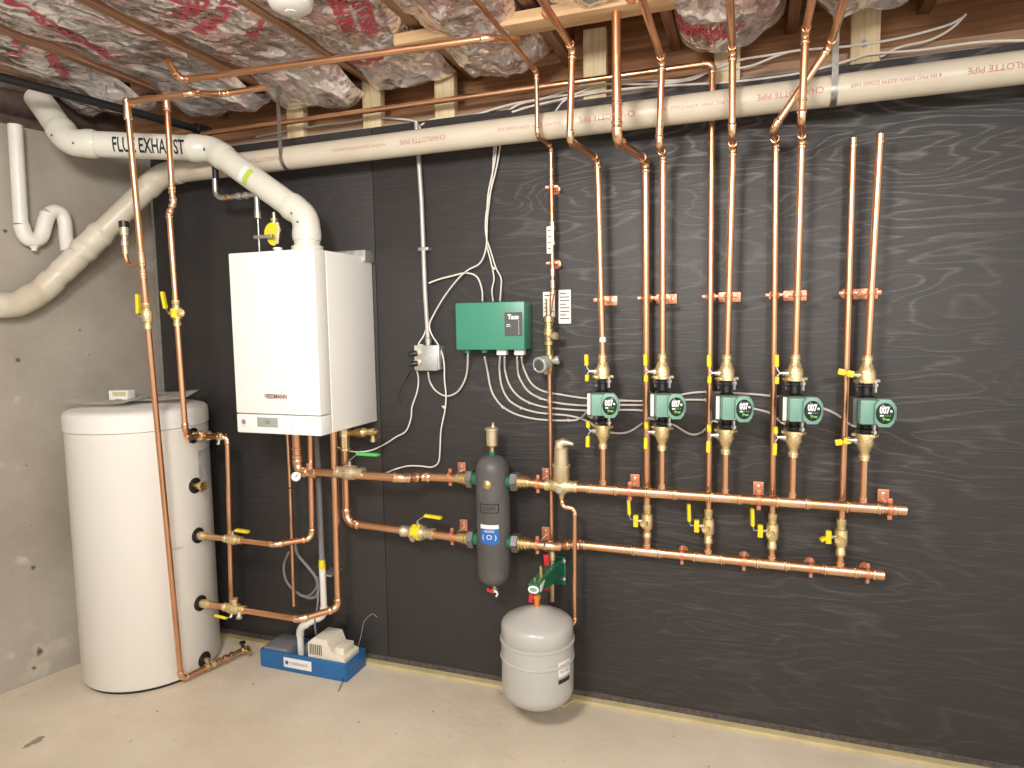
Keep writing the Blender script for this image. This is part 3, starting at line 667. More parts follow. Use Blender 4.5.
tag(obj('paper_sheet', b, 'paper', None, tc+V((.06, .06, 1.222))), 'loose white sheet sticking out to the right on top of the tank', 'paper', 'papers on top of the tank')
c = PZ(129, 396, 1.226); c = V((-2.545, -.38, 1.219))
t = thing('small_carton', 'small white and yellow carton on the papers on the tank', 'box', c)
rz = Matrix.Rotation(.25, 3, 'Z'); b = B(); box(b, c+V((0, 0, .02)), (.085, .05, .04), rz, .001); obj('carton', b, 'paper', t)
b = B(); box(b, c+V((.006, 0, .026)), (.060, .0512, .018), rz); obj('yellow_print', b, 'foam', t)
# ================================================================== COPPER: TANK RISERS
r34 = .0111; r12 = .008; r1 = .0143; r54 = .0175
yb = PZ(181, 679, .04)
rb_ = V((-2.245, -.445, .04))
rb_ = PZ(181, 679, .035)
rtop = P(127, 103, .60)
t = thing('copper_riser', 'long copper riser leaning across the front of the white tank', 'copper pipe', rb_, 'copper risers at the tank')
lowp, lowd = ports['low']
dr = (PZ(239, 652, .035)-rb_)
end = rb_+dr*1.0
ceil1 = P(131, 97, -rtop.y); cr = V((rtop.x, rtop.y, rtop.z))
pipe(t, [end, rb_, rtop, rtop+V((.02, .02, 0))], r34, fits=())
for f_ in (.35, .42):
    pass
def on(a, b, y):                             # point of the straight run a-b whose image row is y
    lo, hi = 0., 1.
    def row(q): w_ = q-CAM; return 384-FPX*w_.dot(up)/w_.dot(fw)
    if row(a) > row(b): a, b = b, a
    for _ in range(40):
        k = (lo+hi)/2
        if row(a.lerp(b, k)) < y: lo = k
        else: hi = k
    return a.lerp(b, k)
for ya, yb_ in ((252, 266), (270, 278)):
    b = B(); sleeve(b, on(rb_, rtop, ya), on(rb_, rtop, yb_), r34); obj('coupling', b, 'fitting', t)
b = B(); q = on(rb_, rtop, 262); 
pa = [q, q+V((-.03, -.002, -.006)), q+V((-.055, -.004, .015)), q+V((-.058, -.004, .05))]
q2 = P(126, 258, -q.y); q1_ = P(130, 265, -q.y)
sweep(b, curve_pts([q, q1_, q2, q2+Z_*.03], 5), .0085, 12); obj('branch', b, 'copper', t)
b = B(); lathe(b, q2+Z_*.015, Z_, [(0, .011), (.03, .011), (.032, .014), (.05, .014), (.052, .011), (.07, .011), (.072, .016), (.10, .016), (.101, .012)], 14); obj('air_chamber', b, 'paleb', t)
b = B(); lathe(b, q2+Z_*.116, Z_, [(0, .018), (.022, .018), (.024, .014)], 16); obj('vent_cap', b, 'black', t)
# fittings on the bottom run towards the drain valve
for i_ in range(5):
    k = .40+i_*.11; q = rb_+dr*k; u_ = dr.normalized()
    b = B(); lathe(b, q, u_, [(0, .0112), (.001, .0155), (.014, .0155), (.015, .0112)], 14 if i_ % 2 else 6); obj('coupling', b, 'bronze' if i_ < 2 else 'fitting', t)
b = B(); sweep(b, [lowp, V((lowp.x+.02, lowp.y, .05)), rb_+dr*.45], .012, 14); obj('tank_connection', b, 'bronze', t)
t = thing('drain_valve', 'brass drain valve with black knob lying at the foot of the wall', 'valve', end)
u_ = dr.normalized()
b = B(); lathe(b, end-u_*.02, u_, [(0, .012), (.03, .012), (.035, .017), (.05, .017), (.052, .012), (.07, .012)], 14); obj('body', b, 'brass', t)
b = B(); lathe(b, end+u_*.02, Z_, [(0, .007), (.03, .007), (.032, .014), (.04, .014)], 12); obj('knob', b, 'black', t)
b = B(); lathe(b, end+u_*.03, (1, -.2, -.15), [(0, .009), (.03, .009), (.031, .012), (.038, .012)], 12); obj('spout', b, 'brass', t)
# riser 2
ra = P(186, 434, .47); rpY = .30
k0 = P(170, 214, rpY); k1 = P(173, 205, rpY-.02+.03); k2 = P(172, 190, rpY); k3 = P(166.5, 103, rpY)
t = thing('copper_riser', 'copper riser with a small jog that ends at the tank top port', 'copper pipe', ra, 'copper risers at the tank')
tp_, td_ = ports['top']
el = V((ra.x, ra.y, tp_.z))
pipe(t, [tp_+td_*.03, P(188, 438, .44), P(185, 428, .47), P(169.5, 214, .47), P(173.5, 203, .47), P(172, 190, .47), P(166.5, 100, .47)], r34, R=.02)
# ball valves built in local frames: z along the pipe
def lever(bm, pts, w, th, flat):
    """flat strip along pts; flat is the direction across the strip"""
    pts = [Vector(p) for p in pts]; flat = Vector(flat).normalized(); L = []
    for i, p in enumerate(pts):
        tt = (pts[min(i+1, len(pts)-1)]-pts[max(i-1, 0)]).normalized(); nn = tt.cross(flat).normalized()
        L.append([bm.verts.new(p+flat*sx*w/2+nn*sy*th/2) for sx, sy in ((-1, -1), (1, -1), (1, 1), (-1, 1))])
    for i in range(len(L)-1):
        for k in range(4): bm.faces.new((L[i][k], L[i][(k+1) % 4], L[i+1][(k+1) % 4], L[i+1][k]))
    bm.faces.new(L[0][::-1]); bm.faces.new(L[-1]); return bm
def ball_valve(name, label, loc, group, r, axis=Z_, stem=-X_, grip=None, m='bronze', hm='yellow', L=.10, boss=None, bodycol=None, sc_=1., cat='valve'):
    """valve on a pipe: axis along the pipe, stem to the side, grip: world offsets of the handle from the stem end"""
    root = thing(name, label, cat, loc, group); loc = Vector(loc); axis = Vector(axis).normalized(); stem = Vector(stem).normalized()
    b = B(); h = L/2
    lathe(b, loc-axis*h, axis, [(0, r*1.05), (0, r*1.35), (h*.25, r*1.35), (h*.3, r*1.2), (h*.5, r*1.2), (h*.55, r*1.62), (h*.75, r*1.75), (h, r*1.8), (h*1.25, r*1.75), (h*1.42, r*1.62), (h*1.47, r*1.2), (h*1.7, r*1.2), (h*1.75, r*1.35), (h*2, r*1.35), (h*2, r*1.05)], 16)
    obj('body', b, bodycol or m, root)
    b = B(); lathe(b, loc, stem, [(0, .008), (r*1.9, .008), (r*1.9+.001, .0065), (r*1.9+.012, .0065)], 12); obj('stem', b, 'steel', root)
    s0 = loc+stem*(r*1.9+.007)
    if boss is not None:
        bs = Vector(boss).normalized(); b = B(); lathe(b, loc+bs*r*1.2, bs, [(0, .011), (.014, .011), (.014, .014), (.022, .014), (.022, .008), (.016, .007)], 16); obj('side_boss', b, m, root)
    if grip:
        pts = [s0]+[s0+Vector(g) for g in grip[:-1]]
        flat = stem.cross(Vector(grip[-1])-Vector(grip[-2])).normalized()
        if flat.length < .1: flat = stem.cross(axis)
        b = B(); lever(b, pts, .010, .003, flat); obj('lever', b, 'steel' if hm != 'yellow' else 'steel', root)
        g0_, g1_ = s0+Vector(grip[-2]), s0+Vector(grip[-1]); b = B()
        dir_ = (g1_-g0_).normalized()
        lever(b, [g0_-dir_*.003, g0_+dir_*.004, g0_.lerp(g1_, .5), g1_-dir_*.004, g1_], .021, .012, flat); bmesh.ops.bevel(b, geom=b.edges[:], offset=.003, segments=1, affect='EDGES')
        obj('handle_grip', b, hm, root)
    return root
q = on(rb_, rtop, 316)
ax = (rtop-rb_).normalized()
ball_valve('ball_valve', 'brass ball valve with yellow handle on the leaning riser left of the plywood edge', q, 'ball valves on the tank pipes', r34, ax, (-1, -.25, 0), [(-.006, 0, .0), (-.008, 0, .012), (-.006, 0, .085)])
ka, kb = P(185, 428, .47), P(169.5, 214, .47); q = on(ka, kb, 313)
o = ball_valve('ball_valve', 'ball valve with yellow body and yellow handle on the jogged riser', q, 'ball valves on the tank pipes', r34, (kb-ka), (-1, -.2, 0), [(-.004, 0, 0), (-.022, 0, .02), (-.034, 0, .085)], bodycol='bronze', boss=(1, -.3, 0))
b = B(); lathe(b, q-(kb-ka).normalized()*.018, (kb-ka), [(0, .012), (.002, .0225), (.034, .0225), (.036, .012)], 8); obj('yellow_collar', b, 'yellow', o)
# ------- tank top port to down pipe
tA = tp_+td_*.02; eR = P(228, 437, .20)
t = thing('copper_downpipe', 'copper down pipe beside the tank from the top port valve to the lower pipe', 'copper pipe', eR)
lowT = P(232, 606, .20)
tA2 = V((tA.x+.04, tA.y, tA.z))
pipe(t, [tA2, P(220, 436.5, .21), P(227.5, 438, .20), P(231.5, 604, .20)], r34, R=.018)
t = thing('union_valve', 'row of brass unions and a steel handle valve at the tank top port', 'valve', tA)
u_ = (P(220, 436.5, .21)-tA).normalized()
b = B(); lathe(b, tA-u_*.02, u_, [(0, .016), (.018, .016), (.02, .023), (.04, .023), (.042, .015), (.055, .015), (.057, .021), (.075, .021), (.077, .014), (.10, .014), (.102, .018), (.12, .018), (.122, .013), (.14, .013)], 8); obj('body', b, 'bronze', t)
q = tA+u_*.095; b = B(); lathe(b, q, (-.1, -.3, -1), [(0, .006), (.03, .006), (.031, .009), (.036, .009)], 10); obj('handle', b, 'steel', t)
# ------- coil pipes and pipes under the boiler
ci, cdv = ports['coilin']; co_, cod = ports['coilout']
t = thing('coil_supply_pipe', 'copper pipe from the boiler down to the middle port of the tank', 'copper pipe', ci)
yI = -ci.y; zi = ci.z
a1 = P(272, 544.5, yI); a1.z = zi
CO = .18
c1_ = P(304, 533, CO); 
c2_ = P(312.5, 520, CO); c3_ = P(309.5, 430, CO); X1 = P(312.5, 540, CO).x
pipe(t, [ci+X_*.01, V((a1.x+.02, -yI, zi)), V((X1, -CO, zi)), P(310.3, 430, CO)], r34*1.12, R=.03)
b = B(); lathe(b, ci, X_, [(0, .019), (.035, .019), (.037, .015), (.05, .015)], 14); obj('adapter', b, 'bronze', t)
t = thing('coil_return_pipe', 'copper pipe from the boiler down to the lower port of the tank', 'copper pipe', co_)
zo = co_.z; X2 = P(338, 600, CO).x
a2x = P(300, 615, yI).x
pipe(t, [co_+X_*.01, V((a2x+.01, co_.y, zo)), V((X2, -CO, zo+.01)), P(333.5, 430, CO)], r34*1.25, R=.03)
b = B(); lathe(b, co_, X_, [(0, .019), (.045, .019), (.047, .0155), (.06, .0155)], 14); obj('adapter', b, 'bronze', t)
b = B(); s0, s1 = P(337, 565, CO), P(337.5, 583, CO); 
b.free()
q = V((P(233, 538, yI).x, ci.y, zi)); ball_valve('ball_valve', 'brass valve with flat yellow handle on the middle tank pipe', q, 'ball valves on the tank pipes', r34*1.12, X_, Z_, [(0, 0, .006), (.02, 0, .012), (.085, 0, .010)], L=.09)
q = V((P(236, 612, yI).x, co_.y, zo)); o = ball_valve('ball_valve', 'brass three-way valve with yellow handle on the lowest tank pipe', q, 'ball valves on the tank pipes', r34*1.25, X_, (-.1, -.6, -1), [(-.008, 0, -.006), (-.03, 0, -.012), (-.085, 0, -.008)], L=.11)
b = B(); lathe(b, q+V((.004, 0, 0)), Z_, [(0, .013), (.03, .013), (.031, .016), (.045, .016)], 12); obj('upper_port', b, 'bronze', o)
b = B(); lathe(b, q+V((.03, 0, 0)), (.4, -.6, -.8), [(0, .010), (.03, .010), (.031, .013), (.04, .013)], 10); obj('drain_port', b, 'steel', o)
# relief line
t = thing('relief_pipe', 'thin copper relief pipe hanging below the boiler with an open end', 'copper pipe', P(294, 606, .13))
pipe(t, [P(287.5, 430, .13), P(290, 480, .13), P(294, 606, .13)], r12*.95, elbows=False)
b = B(); lathe(b, P(290.2, 487, .13), -Z_, [(0, .0078), (.001, .0085), (.005, .0085), (.006, .0078)], 12); obj('black_band', b, 'black', t)
# main supply run left of the separator
MO = .20
hz = P(470, 480, .12).z
t = thing('supply_main', 'fat copper main running from under the boiler right to the grey separator', 'copper pipe', P(298, 472, MO))
z1_ = P(320, 473, MO).z
j0 = P(402, 478, MO); j1 = P(413, 474.5, .12)
xs_ = P(298, 472, MO).x
pipe(t, [V((xs_, -MO, bz0+.005)), V((xs_, -MO, P(298, 471, MO).z)), P(330, 473, MO), j0, V((j0.x+.05, -.12, hz)), P(461, 478.5, .12)], r54, R=.032)
b = B(); q = V((xs_, -MO, P(298, 450, MO).z)); lathe(b, q-Z_*.05, Z_, [(0, .019), (.012, .019), (.014, .0225), (.028, .0225), (.030, .0195), (.05, .0195), (.052, .0225), (.06, .0225), (.062, .019), (.11, .019)], 16); obj('union', b, 'copper_dull', t)
tee(t, P(310.5, 473, MO), X_, .075, r54, Z_, .04, r34*1.2)
q = P(296, 476.5, .245)
t2 = thing('temperature_gauge', 'small round white dial gauge at the elbow under the boiler', 'gauge', q)
gd = (CAM-q).normalized()
b = B(); lathe(b, q-gd*.012, gd, [(0, .006), (.008, .012), (.010, .021), (.020, .021), (.022, .019), (.020, .018)], 28); obj('case', b, 'steel', t2)
b = B(); lathe(b, q+gd*.007, gd, [(0, .018), (.0022, .018)], 28); obj('dial', b, 'paper', t2)
b = B(); box(b, q+gd*.0098, (.003, .001, .022), (Matrix((rt, -gd, up)).transposed()) @ Matrix.Rotation(.6, 3, 'Y')); obj('needle', b, 'ink', t2)
q = P(350, 472.5, MO)
ball_valve('ball_valve', 'brass ball valve with green handle on the main under the boiler', q, 'valves on the boiler mains', r54, X_, Z_, [(0, 0, .012), (.006, 0, .014), (.040, -.0, .040), (.140, 0, .040)], L=.13, hm='lgreen', m='paleb', boss=(-.5, -1, .1))
# return main
t = thing('return_main', 'fat copper pipe dropping from the boiler and turning right to the lower separator port', 'copper pipe', P(346, 515, .12))
xr = P(346, 500, .12).x; zr = P(420, 530, .12).z
pipe(t, [V((P(344.5, 432, .12).x, -.12, bz0+.003)), V((xr, -.12, zr)), P(461, 538, .12)], r54, R=.045, fits=())
b = B(); q = V((P(344.5, 432, .12).x, -.12, 0)); lathe(b, V((q.x, -.12, bz0)), -Z_, [(0, .020), (.02, .020), (.022, .0235), (.05, .0235), (.052, .019), (.10, .019), (.102, .022), (.11, .022), (.112, .019)], 6); obj('union', b, 'bronze', t)
q = P(418, 532.5, .12)
o = ball_valve('ball_valve', 'brass ball valve with yellow body and handle on the lower main left of the separator', q, 'valves on the boiler mains', r54, X_, Z_, [(0, 0, .010), (.012, 0, .018), (.035, 0, .034), (.11, 0, .030)], L=.15, m='paleb', boss=(-.3, -1, -.55))
b = B(); lathe(b, q-X_*.026, X_, [(0, .02), (.004, .0335), (.040, .0345), (.044, .02)], 8); obj('yellow_collar', b, 'yellow', o)
# relief valve at the boiler
q = P(352, 433, .12); q1_ = P(383, 433, .15)
t = thing('relief_valve', 'brass pressure relief valve sticking out right under the boiler', 'valve', q)
u_ = (P(383, 432, .15)-q).normalized()
b = B(); lathe(b, q-u_*.02, u_, [(0, .012), (.03, .013), (.05, .02), (.09, .021), (.10, .014), (.13, .013), (.131, .017), (.15, .015), (.152, .008), (.165, .007)], 14); obj('body', b, 'brass', t)
b = B(); lathe(b, P(373, 434, .14), (0, 0, -1), [(0, .010), (.02, .010), (.021, .013), (.032, .013), (.033, .009)], 12); obj('outlet', b, 'brass', t)
# condensate line
t = thing('condensate_pipe', 'grey and white plastic condensate pipe dropping from the boiler into the blue tray', 'pipe', P(322, 440, .09))
cA = P(321, 432, .09); cB = P(322, 562, .09)
b = B(); sweep(b, [V((cB.x, -.09, bz0+.02)), cB], .0125, 16); obj('grey_tube', b, 'vinyltube', t)
b = B(); lathe(b, cB+Z_*.012, -Z_, [(0, .014), (.02, .014), (.022, .0155), (.04, .0155), (.042, .014)], 14); obj('yellow_coupling', b, 'yellow', t)
cX = cB.x; e1 = P(321, 612, .09); e2 = P(300, 630, .13)
pa, ar = arcpath([V((cX, -.09, cB.z-.02)), V((cX, -.09, e1.z-.01)), V((e2.x, -.13, e2.z+.01)), V((e2.x, -.13, .05))], .035, 7)
b = B(); sweep(b, pa, .0145, 18); obj('white_pipe', b, 'pvcw', t)
for arc, d1, d2 in ar:
    b = B(); elbow(b, arc, d1, d2, .0145, 1.18, 1.22); obj('elbow', b, 'pvcw', t)
b = B(); box(b, V((cX+.02, -.05, cB.z-.058)), (.06, .09, .008), None, .001); obj('pipe_strap', b, 'galv', t)
# grey vinyl loop of tube
cable([(295, 540), (297, 553), (308, 567), (316, 578), (318, 592), (312, 598), (300, 595)], .0065, 'vinyltube', .11, 'grey rubber tube from the boiler looping left of the condensate pipe', name='rubber_tube', cat='tube')
cable([(289, 552), (284, 565), (286, 580), (296, 592), (308, 596), (316, 588), (318, 577)], .0055, 'vinyltube', .10, 'dark grey coiled tube loop behind the thin relief pipe', name='coiled_tube', cat='tube')
cable([(317, 578), (318, 600), (315, 622), (316, 634)], .0045, 'vinyltube', .115, 'thin grey tube hanging beside the white condensate pipe', name='pump_tube', cat='tube')
# ================================================================== CONDENSATE PUMP / TRAY
x0, x1, ya, yb2, H_ = -2.045, -1.592, -.192, -.038, .083
t = thing('condensate_pump', 'blue tray with cream pump on the floor below the boiler', 'pump', ((x0+x1)/2, ya, 0))
b = B(); box2(b, (x0, ya, 0), (x1, yb2, H_), .006); fs = [f for f in b.faces if f.normal.z > .9 and f.calc_area() > .01]
r_ = bmesh.ops.inset_region(b, faces=fs, thickness=.006); bmesh.ops.translate(b, verts=list({v for f in fs for v in f.verts}), vec=(0, 0, -.03))
obj('tray', b, 'blue', t, sharp=25)
b = B(); box2(b, (x0+.275, ya-.002, H_-.062), (x0+.275-.145, ya+.002, H_-.018), .001); s_ = obj('label', b, 'paper', t)
text('CONDENSATE', .016, planemap((x0+.21, ya-.0028, H_-.04), X_, Z_), 'bluesticker', s_, 'printing', cell=0, width=.095)
b = B(); lathe(b, (x0+.147, ya-.001, H_-.04), -Y_, [(0, .010), (.0015, .010)], 6); obj('emblem', b, 'bluesticker', s_)
b = B(); box2(b, (x0+.012, ya+.012, H_-.034), (x0+.14, yb2-.01, H_+.010), .006); obj('lid', b, 'smoke', t, label='smoky grey plastic lid')
b = B(); box2(b, (x0+.17, yb2-.075, H_-.034), (x0+.225, yb2-.01, H_+.004), .004); obj('float_cover', b, 'smoke', t)
b = B(); sx0 = x0+.250
prism(b, [(sx0, ya+.012, H_-.03), (x1-.016, ya+.012, H_-.03), (x1-.016, ya+.012, H_+.012), (x1-.06, ya+.012, H_+.03), (x1-.085, ya+.012, H_+.034), (x1-.10, ya+.012, H_+.085), (sx0+.03, ya+.012, H_+.085), (sx0, ya+.012, H_+.06)], (0, .115, 0), .004); pb = obj('pump_housing', b, 'cream', t)
for k in range(7):
    b = B(); box2(b, (sx0+.012+k*.0095, ya+.010, H_+.012), (sx0+.016+k*.0095, ya+.0135, H_+.058), 0); obj('vent_slot', b, 'darkgrey', pb)
b = B(); box2(b, (x1-.075, ya+.03, H_+.02), (x1-.03, ya+.11, H_+.05), .004); obj('switch_cover', b, 'cream', t)
cable([(357, 650), (361, 636), (364, 622), (372, 614), (377, 617)], .0014, 'galv', .06, 'thin stray wire rising behind the pump', name='stray_wire', cat='wire')
# ================================================================== SEPARATOR
sx = P(493, 500, .12).x; SR = .067
zt, zl = P(493, 455, .12).z, P(493, 584, .12).z
t = thing('hydraulic_separator', 'dark grey cylindrical separator with a blue sticker between the two mains', 'separator', (sx, -.12, zl))
prof = [(0, .012)]
for k in range(1, 9):
    a_ = k/8*PI/2; prof.append(((1-math.cos(a_))*.052, .012+math.sin(a_)*(SR-.012)))
Ht = zt-zl
prof += [(Ht-(1-math.cos(k/8*PI/2))*.062, .014+math.sin(k/8*PI/2)*(SR-.014)) for k in range(8, -1, -1)]
b = B(); lathe(b, (sx, -.12, zl), Z_, prof, 48); obj('shell', b, 'sep', t)
zu = P(512, 482, .12).z; zd = P(512, 543, .12).z
zuL = P(474, 478, .12).z; zdL = P(474, 538, .12).z
zu = (zu+zuL)/2; zd = (zd+zdL)/2
for z, s, in ((zu, 1), (zu, -1), (zd, 1), (zd, -1)):
    b = B(); lathe(b, (sx+s*(SR-.012), -.12, z), (s, 0, 0), [(0, .026), (.026, .026)], 20); obj('green_ring', b, 'deepgreen', t)
    b = B(); lathe(b, (sx+s*(SR+.013), -.12, z), (s, 0, 0), [(0, .027), (.001, .038), (.024, .038), (.029, .031)], 6); obj('union_nut', b, 'nut', t)
    b = B(); lathe(b, (sx+s*(SR+.04), -.12, z), (s, 0, 0), [(0, .029), (.007, .029), (.008, .024), (.013, .024), (.014, .027), (.020, .027), (.021, .0225), (.027, .0225), (.028, .0245), (.034, .0245), (.035, .021), (.046, .0205)], 18); obj('tailpiece', b, 'brass', t)
b = B(); lathe(b, (sx, -.12, zt-.004), Z_, [(0, .015), (.016, .015), (.017, .012)], 16); obj('top_ring', b, 'deepgreen', t)
cs = V((sx, -.12, 0)); fdv = (V((CAM.x, CAM.y, 0))-cs).normalized()
nb = V((sx, -.12, P(486, 485, .187).z)); dpl = V((-.1, -1, 0)).normalized()
dpl = (P(486.5, 485, .19)-nb); dpl.z = 0; dpl.normalize()
b = B(); lathe(b, nb+dpl*(SR-.004), dpl, [(0, .017), (.004, .017), (.005, .013), (.010, .013), (.012, .010)], 18); obj('port_plug', b, 'brass', t, label='round brass plug')
stc = V((sx, -.12, P(489, 535, .187).z)); dst = (P(489, 536, .19)-stc); dst.z = 0; dst.normalize()
hz_ = dst.cross(Z_)*-1
def curved_patch(root, c, n_, R_, w, h, m_, name, zoff=0.):
    mp = cylmap(c, Z_, R_+zoff, n_); b = B(); g = []
    for i in range(9): g.append([b.verts.new(mp(sy*h/2, (i/8-.5)*w)) for sy in (-1, 1)])
    for i in range(8): b.faces.new((g[i][0], g[i][1], g[i+1][1], g[i+1][0]))
    return obj(name, b, m_, root, sharp=0)
curved_patch(t, stc, dst, SR, .075, .075, 'bluesticker', 'sticker')
curved_patch(t, stc+Z_*.031, dst, SR, .075, .016, 'paper', 'sticker_header', .0006)
def vmap(c, n_, R_, flip=1):                 # upright text round a standing cylinder
    c = Vector(c); n_ = Vector(n_).normalized(); s_ = Z_.cross(n_)
    return lambda x, y: c+(n_*math.cos(x/R_)+s_*math.sin(x/R_))*(R_+.0022)+Z_*y
text('WARNING', .014, vmap(stc+Z_*.013, dst, SR), 'white_ink', t, 'printing', cell=.01, width=.04)
text('( O )', .026, vmap(stc-Z_*.010, dst, SR), 'white_ink', t, 'printing', cell=.01, width=.055)
pc = V((sx, -.12, P(490, 509, .187).z))
curved_patch(t, pc, dst, SR, .078, .036, 'iron', 'name_plate')
curved_patch(t, pc, dst, SR, .070, .029, 'sep', 'name_plate_field', .0006)
text('CALEFFI', .020, vmap(pc, dst, SR), 'ink', t, 'lettering', cell=.01, width=.055)
av = V((sx, -.12, zt))
t = thing('air_vent', 'tall brass automatic air vent standing on top of the grey separator', 'air vent', av)
b = B(); lathe(b, av+Z_*.012, Z_, [(0, .010), (.02, .010), (.021, .012), (.03, .012)], 14); obj('stem', b, 'brass', t)
b = B(); lathe(b, av+Z_*.034, Z_, [(0, .016), (.004, .022), (.062, .023), (.064, .027), (.072, .027), (.076, .020)], 24); obj('vent_body', b, 'paleb', t)
b = B(); lathe(b, av+Z_*.108+X_*.006, Z_, [(0, .008), (.012, .007), (.013, .005), (.02, .005)], 12); obj('vent_cap', b, 'paleb', t)
t = thing('drain_cock', 'small white and red drain cock under the grey separator', 'valve', (sx, -.12, zl))
b = B(); lathe(b, (sx, -.12, zl+.004), -Z_, [(0, .008), (.018, .008), (.019, .014), (.034, .014), (.036, .008)], 12); obj('body', b, 'paleb', t)
b = B(); box(b, (sx-.014, -.135, zl-.022), (.026, .01, .012), Matrix.Rotation(.3, 3, 'Y'), .002); obj('red_handle', b, 'red', t)
b = B(); sweep(b, curve_pts([V((sx+.006, -.134, zl-.02)), V((sx+.018, -.136, zl-.03)), V((sx+.012, -.136, zl-.043))], 4), .004, 8); obj('white_strap', b, 'whitepl', t)
# ================================================================== HEADERS
def Pz(px, z, off):                          # point at pixel column px and height z
    lo, hi = P(px, 300, off), P(px, 700, off)
    k = (z-lo.z)/(hi.z-lo.z); return lo.lerp(hi, k)
zH = sum(P(x, y, .12).z for x, y in ((600, 489), (750, 499), (900, 510)))/3
zR = sum(P(x, y, .06).z for x, y in ((600, 548.5), (750, 562), (875, 572)))/3
SO = .12; RO = .06
SUP = [(597, 603), (663, 662), (733, 725), (802, 792), (880, 863)]
# x of each supply riser: from its lower pipe
XS = [P(603, 460, SO).x, P(662, 460, SO).x, P(725.5, 465, SO).x, P(793, 465, SO).x, P(864, 470, SO).x]
XR = [P(647.5, 400, RO).x, P(709.8, 400, RO).x, P(775, 400, RO).x, P(845, 400, RO).x]
xh0 = sx+SR+.075; xh1 = P(905, 511, SO).x
t = thing('supply_header', 'upper horizontal copper header carrying the five pump risers', 'copper pipe', (xh0, -SO, zH))
b = B(); sweep(b, [V((xh0, -SO, zu)), V((xh0+.10, -SO, zH)), V((xh1, -SO, zH))], r54, 20); obj('pipe', b, 'copper', t)
for x in XS: tee(t, (x, -SO, zH), X_, .115, r54, Z_, .032, r34)
b = B(); lathe(b, (xh1-.035, -SO, zH), X_, [(0, r54*1.12), (.004, r54*1.25), (.010, r54*1.25), (.012, r54*1.13), (.038, r54*1.13), (.040, r54*.9)], 20); obj('end_cap', b, 'fitting', t)
xr1 = P(883, 573, RO).x
t = thing('return_header', 'lower horizontal copper header joined by four return risers', 'copper pipe', (xh0, -RO, zR))
pipe(t, [V((xh0, -SO, zd)), V((P(553, 547, SO).x, -SO, zd)), V((P(572, 544, RO).x, -RO, zR)), V((xr1, -RO, zR))], r54, R=.03)
for x in XR: tee(t, (x, -RO, zR), X_, .115, r54, Z_, .03, r34*1.05)
tee(t, (P(558+22, 546, RO).x, -RO, zR), X_, .06, r54, Z_, .018, r12)
b = B(); lathe(b, (xr1-.032, -RO, zR), X_, [(0, r54*1.12), (.004, r54*1.25), (.010, r54*1.25), (.012, r54*1.13), (.034, r54*1.13), (.036, r54*.9)], 20); obj('end_cap', b, 'fitting', t)
# ================================================================== RISERS ABOVE
GS = 'copper supply risers above the pumps'; GR = 'copper return risers behind the headers'
zTop = {}
def ceilrun(pt, L=2.0): return V((pt.x, pt.y-L, pt.z))
ORD = ['leftmost', 'second from left', 'middle', 'fourth from left', 'rightmost']
# pump flange heights from the photo
FUP = [378, 378.5, 380, 380.5, 382.5]; FLO = [425, 426, 429, 431, 433.5]
PU = [Pz.__call__(604, 0, SO) for _ in range(0)]
zU = [P(px, py, SO).z for px, py in zip((604, 661, 727, 794, 868), FUP)]
zL = [P(px, py, SO).z for px, py in zip((604, 661, 725, 793, 865), FLO)]
zUm = sum(zU)/5; zLm = sum(zL)/5
VH = .087                                     # isolation valve height
for i in range(5):
    # lower stub between header and lower valve
    x = XS[i]; t = thing('supply_stub', 'short copper stub rising from the upper header to the %s pump' % ORD[i], 'copper pipe', (x, -SO, zH), 'short copper stubs under the pumps')
    pipe(t, [V((x, -SO, zH+.02)), V((x, -SO, zL[i]-VH+.012))], r34)
tops = {
 0: ([P(597.5, 159, SO), P(569.5, 141, .36), P(572.5, 48, .36)], 'copper supply riser above the leftmost pump, jogging out over the drain pipe'),
 1: ([P(663, 153, SO), P(659, 147, .22), P(662, 60, .22)], 'copper supply riser above the second pump from left'),
 2: ([P(733, 146, SO), P(732, 135, .24), P(732.5, 50, .24)], 'copper supply riser above the middle pump'),
 3: ([P(802, 138, SO), P(801.5, 122, .27), P(805.5, 32, .27)], 'copper supply riser above the fourth pump, crossing in front of the slanted pipe')}
RL = {}
for i, (pt, lab) in tops.items():
    x = XS[i]; RL[i] = (V((x, -SO, zU[i]+VH-.012)), pt[0]); t = thing('supply_riser', lab, 'copper pipe', (x, -SO, zU[i]+VH), GS)
    pipe(t, [V((x, -SO, zU[i]+VH-.012)), pt[0], pt[1], pt[2], ceilrun(pt[2])], r34, R=.022)
    if i in (1, 3):
        u_ = (pt[2]-pt[1]).normalized(); b = B(); sleeve(b, pt[1]+u_*.03, pt[1]+u_*.07, r34); obj('coupling', b, 'fitting', t)
    if i == 0:
        b = B(); lathe(b, V((x, -SO, P(600, 337, SO).z)), -Z_, [(0, r34), (.001, r34+.0012), (.018, r34+.0012), (.019, r34)], 18); obj('white_tape', b, 'whitepl', t)
pt = P(880.5, 134, SO); RL[4] = (V((XS[4], -SO, zU[4]+VH-.012)), pt)
t = thing('supply_riser', 'copper supply riser above the rightmost pump, capped short below the drain pipe', 'copper pipe', (XS[4], -SO, zU[4]+VH), GS)
pipe(t, [V((XS[4], -SO, zU[4]+VH-.012)), pt], r34); b = B(); lathe(b, pt-Z_*.03, Z_, [(0, r34*1.25), (.008, r34*1.25), (.01, r34*1.1), (.03, r34*1.1), (.034, r34*.7)], 16); obj('end_cap', b, 'fitting', t)
